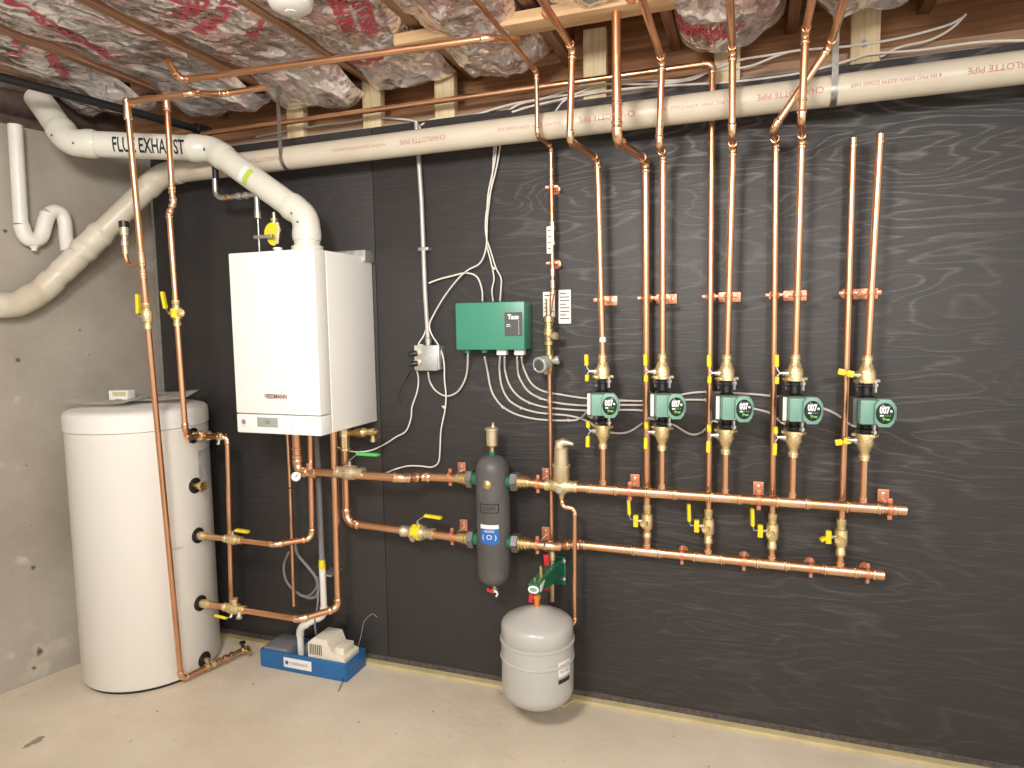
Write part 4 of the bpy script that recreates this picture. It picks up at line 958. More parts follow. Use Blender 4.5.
# returns
zV = [P(px, py, RO).z for px, py in ((648.5, 521), (708.5, 526), (772.5, 531), (840.5, 537))]
RR = {}
rt_tops = [([P(645.5, 160, RO), P(617, 141, .36), P(616, 25, .36)], r1, 'fat copper return riser with a jog, between the leftmost and second pumps'),
 ([P(712.5, 63, RO)], r34, 'copper return riser passing behind the drain pipe beside the middle pump'),
 ([P(776, 141, RO), P(772, 131, .21), P(831, 44, .21)], r34, 'copper return riser left of the fourth pump with a slanted piece over the drain pipe'),
 ([P(853.5, 138, RO)], r34, 'copper return riser left of the rightmost pump, capped short below the drain pipe')]
for i, (pt, r_, lab) in enumerate(rt_tops):
    x = XR[i]; t = thing('return_riser', lab, 'copper pipe', (x, -RO, zR), GR)
    pts = [V((x, -RO, zR+.018)), pt[0]] + pt[1:]; RR[i] = (pts[0], pts[1])
    if i in (0, 2): pts.append(ceilrun(pt[-1]))
    if i == 0:
        pts[-1] = pt[-1]+V((0, .0, 0))
        pts[-1] = V((pt[-1].x, pt[-1].y, 2.60)); pts[-2] = pt[1]; pts = [pts[0], pt[0], pt[1], V((pt[1].x, pt[1].y, 2.60))]
        pts[-1].x = P(616, 25, .36).x
    if i == 1:
        tx = P(303, 112, RO); pts += [V((tx.x, -RO-.0, pt[0].z-.0))]
        pts[-1] = P(196, 130, .10)
        pts[-1] = V((-2.30, -.10, pt[0].z-.01))
    pipe(t, pts, r_, R=r_*2.0)
    if i == 3:
        b = B(); lathe(b, pt[0]-Z_*.03, Z_, [(0, r34*1.25), (.008, r34*1.25), (.01, r34*1.1), (.03, r34*1.1), (.034, r34*.7)], 16); obj('end_cap', b, 'fitting', t)
    if i == 0:
        u_ = Z_; b = B(); sleeve(b, pt[1]+Z_*.05, pt[1]+Z_*.12, r_); obj('coupling', b, 'fitting', t)
    # drain ball valve
    q = V((x, -RO, zV[i])); ds = ('left', 'second', 'third', 'rightmost')[i]
    gr = [(-.030, -.02, .010), (-.034, -.022, .03), (-.036, -.024, .085)] if i == 0 else [(-.034, -.012, .004), (-.038, -.012, .02), (-.040, -.012, .082)]
    if i == 3: gr = [(-.006, 0, -.004), (-.020, -.006, -.004), (-.038, -.01, -.012)]
    o = ball_valve('ball_valve', {0: 'brass ball valve between the headers under the fat return riser, handle bent up', 1: 'brass ball valve between the headers under the return riser of the middle pump', 2: 'brass ball valve between the headers, third of the four', 3: 'brass ball valve between the headers with short level yellow handle'}[i],
        q, 'ball valves between the headers', r34*1.05, Z_, (-1, -.25, 0), gr, L=.125, boss=(-.25, -1, -.12))
    b = B(); c_ = q+V((-.040, -.010, 0)); box(b, c_, (.018, .022, .044), Matrix.Rotation(.0, 3, 'Y'), .003); obj('handle_hub', b, 'yellow', o)
# thin feed pipe (fill line)
FX = .06
t = thing('fill_pipe', 'thin copper fill pipe with regulator, left of the pump risers', 'copper pipe', P(551, 400, FX))
xf = P(550.5, 420, FX).x
pf = P(551, 146, FX); xo = P(551, 285, FX).x
pipe(t, [V((xf, -FX, zR-.03)), P(549, 318, FX), P(552.8, 292, FX), pf, P(537.5, 136, .22), P(536.5, 72, .22), ceilrun(P(536.5, 72, .22))], r12, R=.018, m='copper_dull')
for y_ in (168, 178, 268, 280, 395):
    b = B(); q = on(V((xf, -FX, zR)), P(549, 318, FX), y_) if y_ > 318 else on(P(552.8, 292, FX), pf, y_); lathe(b, V((q.x, -FX, q.z)), -Z_, [(0, .009), (.001, .0105), (.03, .0105), (.031, .009)], 14); obj('coupling', b, 'fitting', t)
# brass check with tag
q = on(P(552.8, 292, FX), pf, 222)
t = thing('check_valve', 'slim brass check valve with a white tag high on the thin fill pipe', 'valve', q)
b = B(); lathe(b, q, -Z_, [(0, .010), (.01, .010), (.012, .0135), (.035, .0135), (.037, .011), (.07, .011), (.072, .013), (.085, .013)], 8); obj('body', b, 'brass', t)
b = B(); c_ = P(549.5, 240, FX+.02); box(b, c_, (.022, .002, .10), None, .0005); tg = obj('tag', b, 'paper', t)
for k in range(4):
    b = B(); box(b, c_+V((0, -.0014, .035-k*.022)), (.012, .0006, .004)); obj('print_line', b, 'darkgrey', tg)
# flexible bit + backflow preventer + regulator
q = P(548.5, 318, FX+.02)
t = thing('backflow_preventer', 'stacked brass backflow preventer with a side knob on the thin fill pipe', 'valve', q)
b = B(); lathe(b, q+Z_*.07, -Z_, [(0, .0095), (.06, .0095), (.065, .018), (.085, .020), (.088, .016), (.11, .016), (.112, .021), (.135, .021), (.137, .015), (.155, .015), (.157, .019), (.172, .019), (.175, .011), (.21, .011)], 14); obj('body', b, 'brass', t)
b = B(); kq = P(549, 336, FX+.03); lathe(b, kq, (1, -.35, 0), [(0, .009), (.022, .009), (.023, .015), (.036, .014), (.038, .010)], 14); obj('knob', b, 'paleb', t)
q = P(543.5, 362.5, .12); gd = V((-.35, -1, -.15)).normalized()
t = thing('pressure_regulator', 'round grey knobbed regulator on the thin fill pipe left of the pumps', 'regulator', q)
b = B(); lathe(b, V((xf, -FX, q.z)), gd, [(0, .013), (.03, .013), (.031, .030), (.07, .031), (.074, .026), (.071, .022)], 28); obj('bonnet', b, 'lcd', t)
dq = V((xf, -FX, q.z))+gd*.072
b = B(); lathe(b, dq, gd, [(0, .021), (.003, .020), (.004, .008), (.009, .007)], 24); obj('dial', b, 'darkgrey', t)
b = B(); lathe(b, V((xf, -FX, q.z)), (1, .1, .2), [(0, .012), (.022, .012), (.023, .017), (.036, .016)], 16); obj('side_cap', b, 'lcd', t)
b = B(); lathe(b, V((xf, -FX, q.z-.038)), (-.3, -1, 0), [(0, .008), (.02, .008), (.021, .011), (.03, .010)], 14); obj('test_port', b, 'paleb', t)
b = B(); lathe(b, V((xf, -FX, q.z+.05)), -Z_, [(0, .011), (.02, .015), (.08, .015), (.10, .010)], 12); obj('body', b, 'brass', t)
# paper labels on the wall
for (xa, ya_, xb, yb_), lab, n_ in (((543, 292, 555, 317), 'white instruction card left of the thin fill pipe', 5), ((558.5, 290, 571, 323.5), 'white instruction card right of the thin fill pipe', 8)):
    pA, pB = P(xa, ya_, .002), P(xb, yb_, .002); t = thing('instruction_card', lab, 'card', (pA+pB)/2, 'instruction cards on the wall')
    b = B(); box2(b, (pA.x, -.003, pB.z), (pB.x, 0, pA.z)); o = obj('card', b, 'paper', t)
    for k in range(n_):
        b = B(); zz = pA.z-.012-(pA.z-pB.z-.02)*k/n_; w_ = (pB.x-pA.x)*(.75 if k % 3 else .5)
        box2(b, (pA.x+.006, -.0038, zz-.004), (pA.x+.006+w_, -.003, zz)); obj('print_line', b, 'darkgrey', t)
# ================================================================== AIR SCOOP / VENT ON HEADER
xa = P(561.5, 487, SO).x
t = thing('air_eliminator', 'pale brass air eliminator with bent top standing on the upper header', 'air vent', (xa, -SO, zH))
b = B(); lathe(b, (xa-.062, -SO, zH+.002), X_, [(0, .019), (0, .0225), (.012, .0225), (.014, .020), (.03, .022), (.042, .028), (.08, .028), (.094, .022), (.11, .020), (.112, .0225), (.124, .0225), (.124, .019)], 20); obj('body', b, 'bronze', t)
zt_ = P(561, 440, SO).z
Hh = P(561, 447, SO).z-zH
b = B(); lathe(b, (xa, -SO, zH-.03), Z_, [(0, .016), (.01, .024), (.055, .027), (.06, .0305), (.105, .0305), (.106, .034), (.114, .034), (.116, .0275), (.03+Hh-.006, .0265), (.03+Hh, .022)], 24); obj('chamber', b, 'paleb', t)
b = B(); zc = zH+Hh; sweep(b, [V((xa-.006, -SO, zc-.008)), V((xa-.004, -SO, zc+.012)), V((xa+.010, -SO, zc+.020)), V((xa+.032, -SO-.004, zc+.017)), V((xa+.050, -SO-.008, zc+.014))], [.020, .021, .015, .009, .006], 16); obj('vent_cap', b, 'paleb', t)
b = B(); lathe(b, (xa, -SO-.02, zH-.005), -Y_, [(0, .014), (.014, .014), (.016, .012)], 18); obj('badge', b, 'steel', t)
b = B(); lathe(b, (xa, -SO, zH-.025), -Z_, [(0, .013), (.02, .012), (.022, .009), (.035, .009)], 14); obj('drain_neck', b, 'brass', t)
# expansion line from below the eliminator
zE = P(568, 507, SO).z
t = thing('expansion_pipe', 'thin copper pipe bending from the air eliminator down behind the expansion tank', 'copper pipe', (xa, -SO, zE))
xe = P(575, 540, SO).x
pipe(t, [V((xa, -SO, zH-.05)), V((xa+.004, -SO, zE)), V((xe, -SO, zE-.004)), V((xe-.004, -SO, .38)), V((xe-.03, -SO-.0, .345))], r12*1.05, R=.018)
# ================================================================== EXPANSION TANK
EO = .22; ec = P(537.5, 655, EO); et = P(537, 606, EO).z; eb = P(537, 706, EO+.05).z; eb = .098
er = .135
t = thing('expansion_tank', 'light grey round expansion tank hanging low in front of the black wall', 'expansion tank', (ec.x, -EO, eb))
Hx = et-eb
zg1, zg2 = P(537, 654, EO+.13).z-eb, P(537, 672, EO+.13).z-eb
prof = [(0, .03), (.004, .07), (.014, .10), (.03, .122), (.05, er-.003), (.065, er), (zg2-.006, er), (zg2-.003, er+.004), (zg2+.003, er+.004), (zg2+.006, er+.001), (zg1-.010, er+.001), (zg1-.006, er+.005), (zg1, er+.005), (zg1+.003, er-.002), (zg1+.006, er), (Hx-.066, er), (Hx-.056, er-.004), (Hx-.048, er-.012), (Hx-.034, er-.040), (Hx-.018, er-.075), (Hx-.006, er-.105), (Hx, .015)]
b = B(); lathe(b, (ec.x, -EO, eb), Z_, prof, 64); obj('shell', b, 'exp', t)
sd = V((1, -.50, 0)).normalized()
curved_patch(t, V((ec.x, -EO, .275)), sd, er, .06, .055, 'paper', 'label')
curved_patch(t, V((ec.x, -EO, .230)), sd, er, .06, .016, 'ink', 'warning_label')
text('BEST', .02, vmap(V((ec.x, -EO, .285)), sd, er), 'darkgrey', t, 'printing', cell=.01, width=.045)
text('IN USE', .014, vmap(V((ec.x, -EO, .265)), sd, er), 'darkgrey', t, 'printing', cell=.01, width=.04)
b = B(); lathe(b, (ec.x-er*.97, -EO-.02, .27), (-1, 0, 0), [(0, .02), (.006, .016)], 12); obj('side_stud', b, 'exp', t)
# bracket + valves
bw = P(561, 570, .0)
t = thing('tank_bracket', 'deep green bracket arm with red handled valves holding the expansion tank', 'bracket', (ec.x, -EO, et+.03))
za = P(535, 588, EO+.03).z
aw = V((bw.x, 0, bw.z))
b = B(); box2(b, (bw.x-.018, -.010, P(563, 584, 0).z), (bw.x+.022, 0, P(563, 556, 0).z), .003); obj('wall_plate', b, 'deepgreen', t)
for py in (561, 579):
    b = B(); q = P(563.5, py, .012); lathe(b, q, -Y_, [(0, .010), (.003, .010), (.004, .005), (.007, .005)], 8); obj('screw', b, 'steel', t)
za = aw.z
pa_ = V((bw.x-.005, -.01, za+.008)); pe_ = V((ec.x, -EO-.035, za+.008))
zA = P(536, 585, EO).z
b = B(); prism(b, [(ec.x+.05, -.008, zA+.035), (ec.x+.05, -.008, zA-.045), (ec.x+.02, -EO+.03, zA-.022), (ec.x+.02, -EO-.035, zA-.022), (ec.x+.02, -EO-.035, zA+.018), (ec.x+.02, -EO+.03, zA+.02)], (-.042, 0, 0), .004); ao = obj('arm', b, 'deepgreen', t)
b = B(); lathe(b, (ec.x-.001, -EO-.034, zA-.004), -Y_, [(0, .021), (.0025, .021)], 24)
for v in b.verts: v.co.z = zA-.004+(v.co.z-zA+.004)*.7
obj('oval_badge', b, 'paper', ao)
b = B(); lathe(b, (ec.x-.001, -EO-.0362, zA-.004), -Y_, [(0, .014), (.0012, .014)], 24)
for v in b.verts: v.co.z = zA-.004+(v.co.z-zA+.004)*.55
obj('badge_print', b, 'pump', ao)
b = B(); box2(b, (ec.x+.018, -EO-.022, zA-.016), (ec.x+.0225, -EO+.055, zA+.010)); obj('side_label', b, 'paper', ao)
b = B(); lathe(b, (ec.x, -EO, zA-.02), -Z_, [(0, .012), (.012, .012), (.014, .016), (.03, .016), (.032, .011), (zA-.02-et+.012, .011)], 14); obj('tank_valve', b, 'orange', t)
b = B(); box(b, (ec.x-.018, -EO-.012, zA-.045), (.016, .012, .036), Matrix.Rotation(.1, 3, 'Y'), .003); obj('red_handle', b, 'red', t)
b = B(); lathe(b, (ec.x+.006, -EO+.035, zA+.01), Z_, [(0, .010), (.02, .010), (.022, .007), (.05, .006), (.052, .004)], 12); obj('brass_nipple', b, 'brass', t)
b = B(); lathe(b, (ec.x-.004, -EO-.01, zA+.012), Z_, [(0, .008), (.01, .008), (.012, .005), (.02, .005)], 10); obj('air_screw', b, 'brass', t)
vx = V((xf, -.085, 0))
b = B(); lathe(b, (xf, -FX, zR-.02), -Z_, [(0, .010), (.03, .014), (.05, .014), (.055, .009), (zR-.02-.42, .008)], 12); obj('feed_pipe', b, 'bronze', t)
b = B(); box(b, (xf-.012, -.092, P(549, 561, .1).z), (.020, .014, .044), Matrix.Rotation(-.1, 3, 'Y'), .003); obj('red_handle', b, 'red', t)
b = B(); box(b, (xf-.010, -.092, P(549, 588, .1).z), (.018, .014, .032), Matrix.Rotation(.1, 3, 'Y'), .003); obj('red_handle', b, 'red', t)
# ================================================================== PUMPS
def pump_proto(loc, label):
    t = thing('circulator_pump', label, 'pump', loc, 'green circulator pumps', local=True)
    yaw = Matrix.Rotation(math.radians(12), 3, 'Z'); H = zU[0]-zL[0]; ax = yaw @ V((0, -1, 0)); sd = yaw @ V((1, 0, 0))
    H = PH
    b = B(); lathe(b, (0, 0, -H/2+.004), Z_, [(0, .021), (.010, .021), (.012, .015), (.035, .017), (.045, .030), (H/2, .038), (H-.008-.045, .030), (H-.008-.035, .017), (H-.02, .015), (H-.018, .021), (H-.008, .021)], 24)
    lathe(b, (0, 0, 0), ax, [(0, .038), (.040, .040), (.048, .040)], 24); obj('volute', b, 'iron', t)
    for s in (-1, 1):
        b = B(); box(b, (0, 0, s*(H/2-.011)), (.072, .022, .009), yaw, .003); obj('flange', b, 'iron', t)
        for q in (-1, 1):
            c = (sd*.80+ax*.6)*.027*q; b = B(); lathe(b, c+V((0, 0, s*(H/2+.010))), (0, 0, -s), [(0, .005), (.012, .005), (.0125, .009), (.022, .009), (.023, .005), (.040, .005)], 6); obj('bolt', b, 'steel', t)
    # terminal box on the left side
    b = B(); box(b, ax*.050-sd*.047+V((0, 0, -.002)), (.016, .060, .086), yaw, .005); tb = obj('terminal_box', b, 'darkgrey', t)
    b = B(); box(b, ax*.082-sd*.049+V((0, 0, .0)), (.012, .006, .076), yaw, .002); obj('side_label', b, 'paper', tb)
    b = B(); lathe(b, ax*.04-sd*.040+V((0, 0, -.044)), (-.4, -.2, -1), [(0, .009), (.012, .009), (.013, .006)], 10); obj('cable_gland', b, 'galv', tb)
    b = B(); box(b, ax*.078-sd*.011, (.060, .072, .076), yaw, .006, 2); obj('motor', b, 'pump', t)
    cc = sd*.023; b = B(); pts = []
    for x_, y_ in ((-.014, .043), (.016, .043), (.028, .028), (.028, -.028), (.016, -.043), (-.014, -.043), (-.027, -.028), (-.027, .028)): pts.append(ax*.096 + cc + sd*x_ + Z_*y_)
    prism(b, pts, ax*.034, .004); hd = obj('display_housing', b, 'pump', t)
    b = B(); prism(b, [ax*.098+cc+sd*x_+Z_*y_ for x_, y_ in ((.024, .026), (.036, .020), (.036, -.020), (.024, -.026))], ax*.018, .003); obj('housing_lip', b, 'pump', hd)
    b = B(); lathe(b, ax*.128+cc, ax, [(0, .032), (.004, .032), (.007, .029), (.009, .018), (.0095, .001)], 36)
    for v in b.verts:
        k_ = (v.co-cc).dot(sd); v.co -= sd*k_*.22
    obj('display_face', b, 'face', hd)
    fc = ax*.1385+cc
    text('007', .028, planemap(fc+Z_*.010-sd*.003, sd, Z_), 'white_ink', hd, 'lettering', cell=0, bold=.0014, width=.028)
    text('e', .014, planemap(fc+Z_*.009+sd*.0148, sd, Z_), 'white_ink', hd, 'lettering', cell=0, bold=.0006)
    b = B(); box(b, fc-sd*.010-Z_*.006, (.010, .001, .0045), yaw); obj('light_bar', b, 'white_ink', hd)
    for k in range(3):
        b = B(); box(b, fc+sd*(.000+k*.006)-Z_*.006, (.003, .001, .0022), yaw); obj('indicator_mark', b, 'green_ink', hd)
    text('Taco', .010, planemap(fc-Z_*.017+sd*.002, sd, Z_), 'green_ink', hd, 'lettering', cell=0, bold=.0008)
    return t
PH = zUm-zLm-.004
PLAB = ['green circulator pump at the left end of the row, cables running behind it', 'green circulator pump second in the row, right of the fattest riser', 'green circulator pump in the middle of the row of five',
        'green circulator pump fourth in the row, below the crossing pipes', 'green circulator pump at the right end of the row, dark terminal box, level valve handles']
proto = None
for i in range(5):
    loc = (XS[i], -SO, (zU[i]+zL[i])/2)
    if proto is None: proto = pump_proto(loc, PLAB[0])
    else:
        r_ = dup(proto, loc, (0, 0, math.radians((0, 5, 4, -2, -8)[i])), PLAB[i])
        if i == 4:
            for ch in list(r_.children):
                for g in list(ch.children):
                    if g.name.startswith('side_label'): bpy.data.objects.remove(g)
def iso_proto(loc, label, variant=0):
    t = thing('isolation_valve', label, 'valve', loc, 'brass flanged valves above and below the pumps', local=True)
    yaw = Matrix.Rotation(math.radians(30), 3, 'Z')
    b = B(); box(b, (0, 0, .005), (.074, .034, .011), yaw, .004); lathe(b, V((0, 0, -.0005)), Z_, [(0, .029), (.011, .029)], 24); obj('flange', b, 'bronze', t)
    b = B(); lathe(b, (0, 0, .006), Z_, [(0, .022), (.004, .026), (.030, .026), (.036, .022), (.052, .0165), (.056, .014), (.064, .014), (.065, .0168), (.073, .0168), (.074, .0145), (VH-.012, .0145), (VH-.006, .0155), (VH-.006, .0115)], 24); obj('body', b, 'bronze', t)
    st = V((-1, -.15, 0)).normalized()
    b = B(); lathe(b, V((0, 0, .024)), st, [(0, .013), (.030, .013), (.031, .009), (.040, .009), (.041, .006), (.050, .006)], 12); obj('stem', b, 'steel', t)
    e = V((0, 0, .024))+st*.046
    if variant == 0:
        for pts, nm in (([e, e+V((-.008, 0, .010)), e+V((-.012, 0, .022)), e+V((-.013, 0, .062))], 0), ([e, e+V((-.006, 0, -.004)), e+V((-.010, 0, -.010)), e+V((-.011, 0, -.036))], 1)):
            b = B(); lever(b, pts[:3], .009, .003, Y_); obj('lever', b, 'steel', t)
            b = B(); lever(b, [pts[2]-Z_*.001, pts[2].lerp(pts[3], .5), pts[3]], .018, .014, Y_); bmesh.ops.bevel(b, geom=b.edges[:], offset=.002, segments=1, affect='EDGES'); obj('handle_grip', b, 'yellow', t)
    else:
        b = B(); box(b, e+V((-.004, -.006, .004)), (.022, .014, .022), Matrix.Rotation(.2, 3, 'Y'), .004); obj('handle_grip', b, 'yellow', t)
        b = B(); box(b, e+V((-.030, -.004, .010)), (.022, .014, .020), Matrix.Rotation(.2, 3, 'Y'), .004); box(b, e+V((-.017, -.005, .008)), (.014, .006, .008), None); obj('handle_tip', b, 'yellow', t)
    return t
names_ = ['leftmost', 'second', 'middle', 'fourth', 'rightmost']
pr = iso_proto((XS[0], -SO, zU[0]), 'brass flanged valve on top of the leftmost pump, yellow handles')
for i in range(1, 4): dup(pr, (XS[i], -SO, zU[i]), None, 'brass flanged valve on top of the %s pump, yellow handles' % names_[i])
for i in range(0, 4): dup(pr, (XS[i], -SO, zL[i]), (PI, 0, 0), 'brass flanged valve under the %s pump, yellow handles' % names_[i])
pr = iso_proto((XS[4], -SO, zU[4]), 'brass flanged valve on top of the rightmost pump, handle level', 1)
dup(pr, (XS[4], -SO, zL[4]), (PI, 0, 0), 'brass flanged valve under the rightmost pump, handle level')
# ================================================================== CLAMPS
def clamp_small(loc, r, axis, label, group, off):
    """two eared clamp close to the wall; local frame: pipe along Z"""
    t = thing('pipe_clamp', label, 'pipe clamp', loc, group, local=True)
    b = B(); lathe(b, (0, 0, -.006), Z_, [(0, r*1.02), (0, r+.0035), (.012, r+.0035), (.012, r*1.02)], 20)
    for s in (-1, 1): box(b, (s*(r+.008), 0, 0), (.020, .008, .012), None, .003)
    obj('ring', b, 'clamp', t)
    b = B(); lathe(b, (0, r, 0), Y_, [(0, .005), (off-r-.005, .005), (off-r-.004, .018), (off-r, .018)], 14); obj('standoff', b, 'clamp', t)
    for s in (-1, 1):
        b = B(); lathe(b, (s*(r+.010), -.003, 0), -Y_, [(0, .0045), (.004, .0045), (.006, .003)], 8); obj('screw', b, 'paleb', t)
    if axis == 'X': t.rotation_euler = (0, PI/2, 0)
    return t
def clamp_plate(loc, r, axis, label, group, off, pl=.034):
    t = thing('pipe_clamp', label, 'pipe clamp', loc, group, local=True)
    b = B(); lathe(b, (0, 0, -.007), Z_, [(0, r*1.02), (0, r+.004), (.014, r+.004), (.014, r*1.02)], 20)
    for s in (-1, 1): box(b, (s*(r+.008), 0, 0), (.020, .009, .014), None, .003)
    obj('ring', b, 'clamp', t)
    b = B(); lathe(b, (0, r, 0), Y_, [(0, .0045), (off-r-.004, .0045)], 10); obj('rod', b, 'steel', t)
    b = B(); box(b, (0, off-.004, 0), (pl*2.2, .006, .036), None, .002); obj('wall_plate', b, 'clamp', t)
    for s in (-1, 1):
        b = B(); lathe(b, (s*pl*.62, off-.006, 0), -Y_, [(0, .006), (.003, .006), (.004, .003)], 8); obj('screw', b, 'steel', t)
    if axis == 'X': t.rotation_euler = (0, PI/2, 0)
    return t
g1_ = 'two-eared copper clamps on the return risers'; g2_ = 'plate clamps on the supply risers'
CP = [on(*RL[i], y_) for i, y_ in enumerate((300, 298, 296, 294.5, 292.5))]
RP = [tuple(on(*RR[i], y_)) for i, y_ in enumerate((298, 296.5, 295, 293))]
pc = clamp_plate(tuple(CP[0]), r34, 'Z', 'copper plate clamp on the leftmost supply riser', g2_, SO)
def riser_x(pts0, z, lo): return lo
for i in range(1, 5): dup(pc, tuple(CP[i]), None, 'copper plate clamp on the supply riser above the %s pump' % names_[i])
clamp_small(RP[0], r1, 'Z', 'two-eared copper clamp on the fat return riser', g1_, RO)
pc2 = clamp_small(RP[1], r34, 'Z', 'two-eared copper clamp on the return riser left of the middle pump', g1_, RO)
dup(pc2, RP[2], None, 'two-eared copper clamp on the return riser left of the fourth pump')
dup(pc2, RP[3], None, 'two-eared copper clamp on the return riser left of the rightmost pump')
pc3 = clamp_small(tuple(on(P(552.8, 292, FX), pf, 263)), r12, 'Z', 'small two-eared clamp on the thin fill pipe below the slim check valve', 'clamps on the thin fill pipe', FX)
dup(pc3, tuple(on(P(552.8, 292, FX), pf, 187)), None, 'small two-eared clamp near the top of the thin fill pipe')
g3_ = 'plate clamps on the mains and upper header'
ph = clamp_plate((P(630, 489, SO).x, -SO, zH), r54, 'X', 'copper plate clamp on the upper header left of the fat return riser', g3_, SO)
for px, z_, lab in ((759, zH, 'copper plate clamp on the upper header left of the third return riser'), (890.5, zH, 'copper plate clamp at the capped right end of the upper header'),
        (538, zu-(zu-zH)*.5, 'copper plate clamp on the upper header between separator and air eliminator'), (450.5, zu, 'copper plate clamp on the upper main left of the separator'),
        (452.5, zd, 'copper plate clamp on the lower main left of the separator'), (537.5, zd, 'copper plate clamp on the lower header right of the separator')):
    y_ = 490; dup(ph, (P(px, y_ if z_ > zd+.02 else 545, SO).x, -SO, z_), None, lab)
g4_ = 'low clamps on the lower header'
pl_ = clamp_small((P(682, 556, RO).x, -RO, zR), r54, 'X', 'low copper clamp on the lower header under the second pump', g4_, RO)
for px, lab in ((744, 'low copper clamp on the lower header under the middle pump'), (811, 'low copper clamp on the lower header right of the third ball valve'), (868, 'low copper clamp near the capped end of the lower header')):
    dup(pl_, (P(px, 562, RO).x, -RO, zR), None, lab)
# ================================================================== CONTROLLER AND ELECTRICS
gx0, gx1 = P(455, 303, .1).x, P(524, 303, .1).x; gz0, gz1 = P(456, 350, .1).z, P(456, 303, .1).z
t = thing('pump_controller', 'green metal relay box with a grey panel on the black wall', 'control box', ((gx0+gx1)/2, -.05, gz0))
b = B(); box2(b, (gx0+.004, -.085, gz0+.004), (gx1-.002, 0, gz1-.003), .003); obj('back_box', b, 'green', t)
b = B(); box2(b, (gx0, -.10, gz0), (gx1, -.015, gz1), .007); obj('cover', b, 'green', t)
pA = P(504.5, 312.5, .1); pB = P(522.5, 336, .1)
b = B(); box2(b, (pA.x, -.1015, pB.z), (pB.x, -.099, pA.z)); pn = obj('front_label', b, 'darkgrey', t)
w_ = pB.x-pA.x; text('Taco', .026, planemap((pA.x+w_*.5, -.1022, pA.z-.018), X_, Z_), 'white_ink', pn, 'lettering', cell=0, bold=.001, width=.046)
b = B(); box2(b, (pA.x+.008, -.1022, pA.z-.048), (pA.x+.022, -.1014, pA.z-.045)); obj('print_line', b, 'white_ink', pn)
b = B(); box2(b, (pA.x+.006, -.1022, pA.z-.054), (pA.x+.026, -.1014, pA.z-.052)); obj('print_line', b, 'white_ink', pn)
for k in range(6):
    b = B(); lathe(b, (pB.x-.014, -.1012, pA.z-.034-k*.0095), -Y_, [(0, .0018), (.0012, .0018)], 8); obj('indicator_light', b, 'white_ink', pn)
for px in (467.5, 484.5):
    b = B(); q = P(px, 352, .06); lathe(b, V((q.x, -.06, gz0+.002)), -Z_, [(0, .018), (.006, .018), (.007, .012), (.014, .012)], 12); obj('cable_gland', b, 'green', t)
for px in (502.5, 520):
    b = B(); q = P(px, 352, .06); box2(b, (q.x-.020, -.075, gz0-.022), (q.x+.020, -.045, gz0+.002), .004); obj('cable_connector', b, 'whitepl', t)
for px in (463, 516):
    b = B(); q = P(px, 302, .09); lathe(b, V((q.x, -.05, gz1-.003)), Z_, [(0, .004), (.004, .004), (.006, .002)], 8); obj('cover_screw', b, 'galv', t)
# conduit and switch box
cxt = P(420, 160, .02); cxb = P(428.5, 345, .03)
t = thing('conduit', 'thin white metal conduit running down to the switch box', 'conduit', cxb)
b = B(); sweep(b, [V((cxt.x-.01, -.025, 2.34)), P(421.5, 200, .025), P(425, 290, .025), cxb], .0095, 14); obj('tube', b, 'conduit', t)
b = B(); q = P(423.5, 249, .03); box(b, V((q.x, -.018, q.z)), (.046, .036, .014), None, .003); obj('strap', b, 'galv', t)
b = B(); lathe(b, cxb+Z_*.03, -Z_, [(0, .011), (.004, .014), (.02, .014), (.022, .012), (.03, .012)], 14); obj('connector', b, 'galv', t)
sA, sB = P(415, 346, .05), P(436.5, 370, .05)
t = thing('switch_box', 'small grey metal outlet box with two black plugs at the end of the conduit', 'outlet box', (sA+sB)/2)
b = B(); box2(b, (sA.x+.004, -.05, sB.z), (sB.x+.014, 0, sA.z), .004); obj('box', b, 'galv', t)
b = B(); box2(b, (sA.x-.002, -.056, sB.z-.003), (sB.x+.006, -.048, sA.z+.003), .003); fp = obj('cover_plate', b, 'steel', t)
for dz_, in ((.30,), (.68,)):
    c = V((sA.x+.012, -.056, sA.z-(sA.z-sB.z)*dz_)); b = B(); lathe(b, c, -Y_, [(0, .015), (.004, .015), (.005, .011)], 20); obj('outlet', b, 'paleb', fp)
b = B(); lathe(b, V((sB.x-.016, -.056, (sA.z+sB.z)/2+.012)), -Y_, [(0, .005), (.01, .004)], 8); obj('toggle', b, 'whitepl', fp)
for k, dz_ in enumerate((.30, .72)):
    c = V((sA.x+.012, -.058, sA.z-(sA.z-sB.z)*dz_)); b = B(); lathe(b, c, (-.9, -.5, -.15), [(0, .012), (.02, .012), (.03, .007), (.045, .005)], 14)
    tag(obj('power_plug', b, 'black', None, c), 'black plug in the %s outlet of the grey box' % ('upper', 'lower')[k], 'plug', 'plugs in the outlet box')
cable([(411, 371, .08), (407, 378), (402, 385), (400, 392), (398, 398), (402, 402)], .0025, 'black', .03, 'black cord hanging from the plugs left of the outlet box', name='plug_cable')
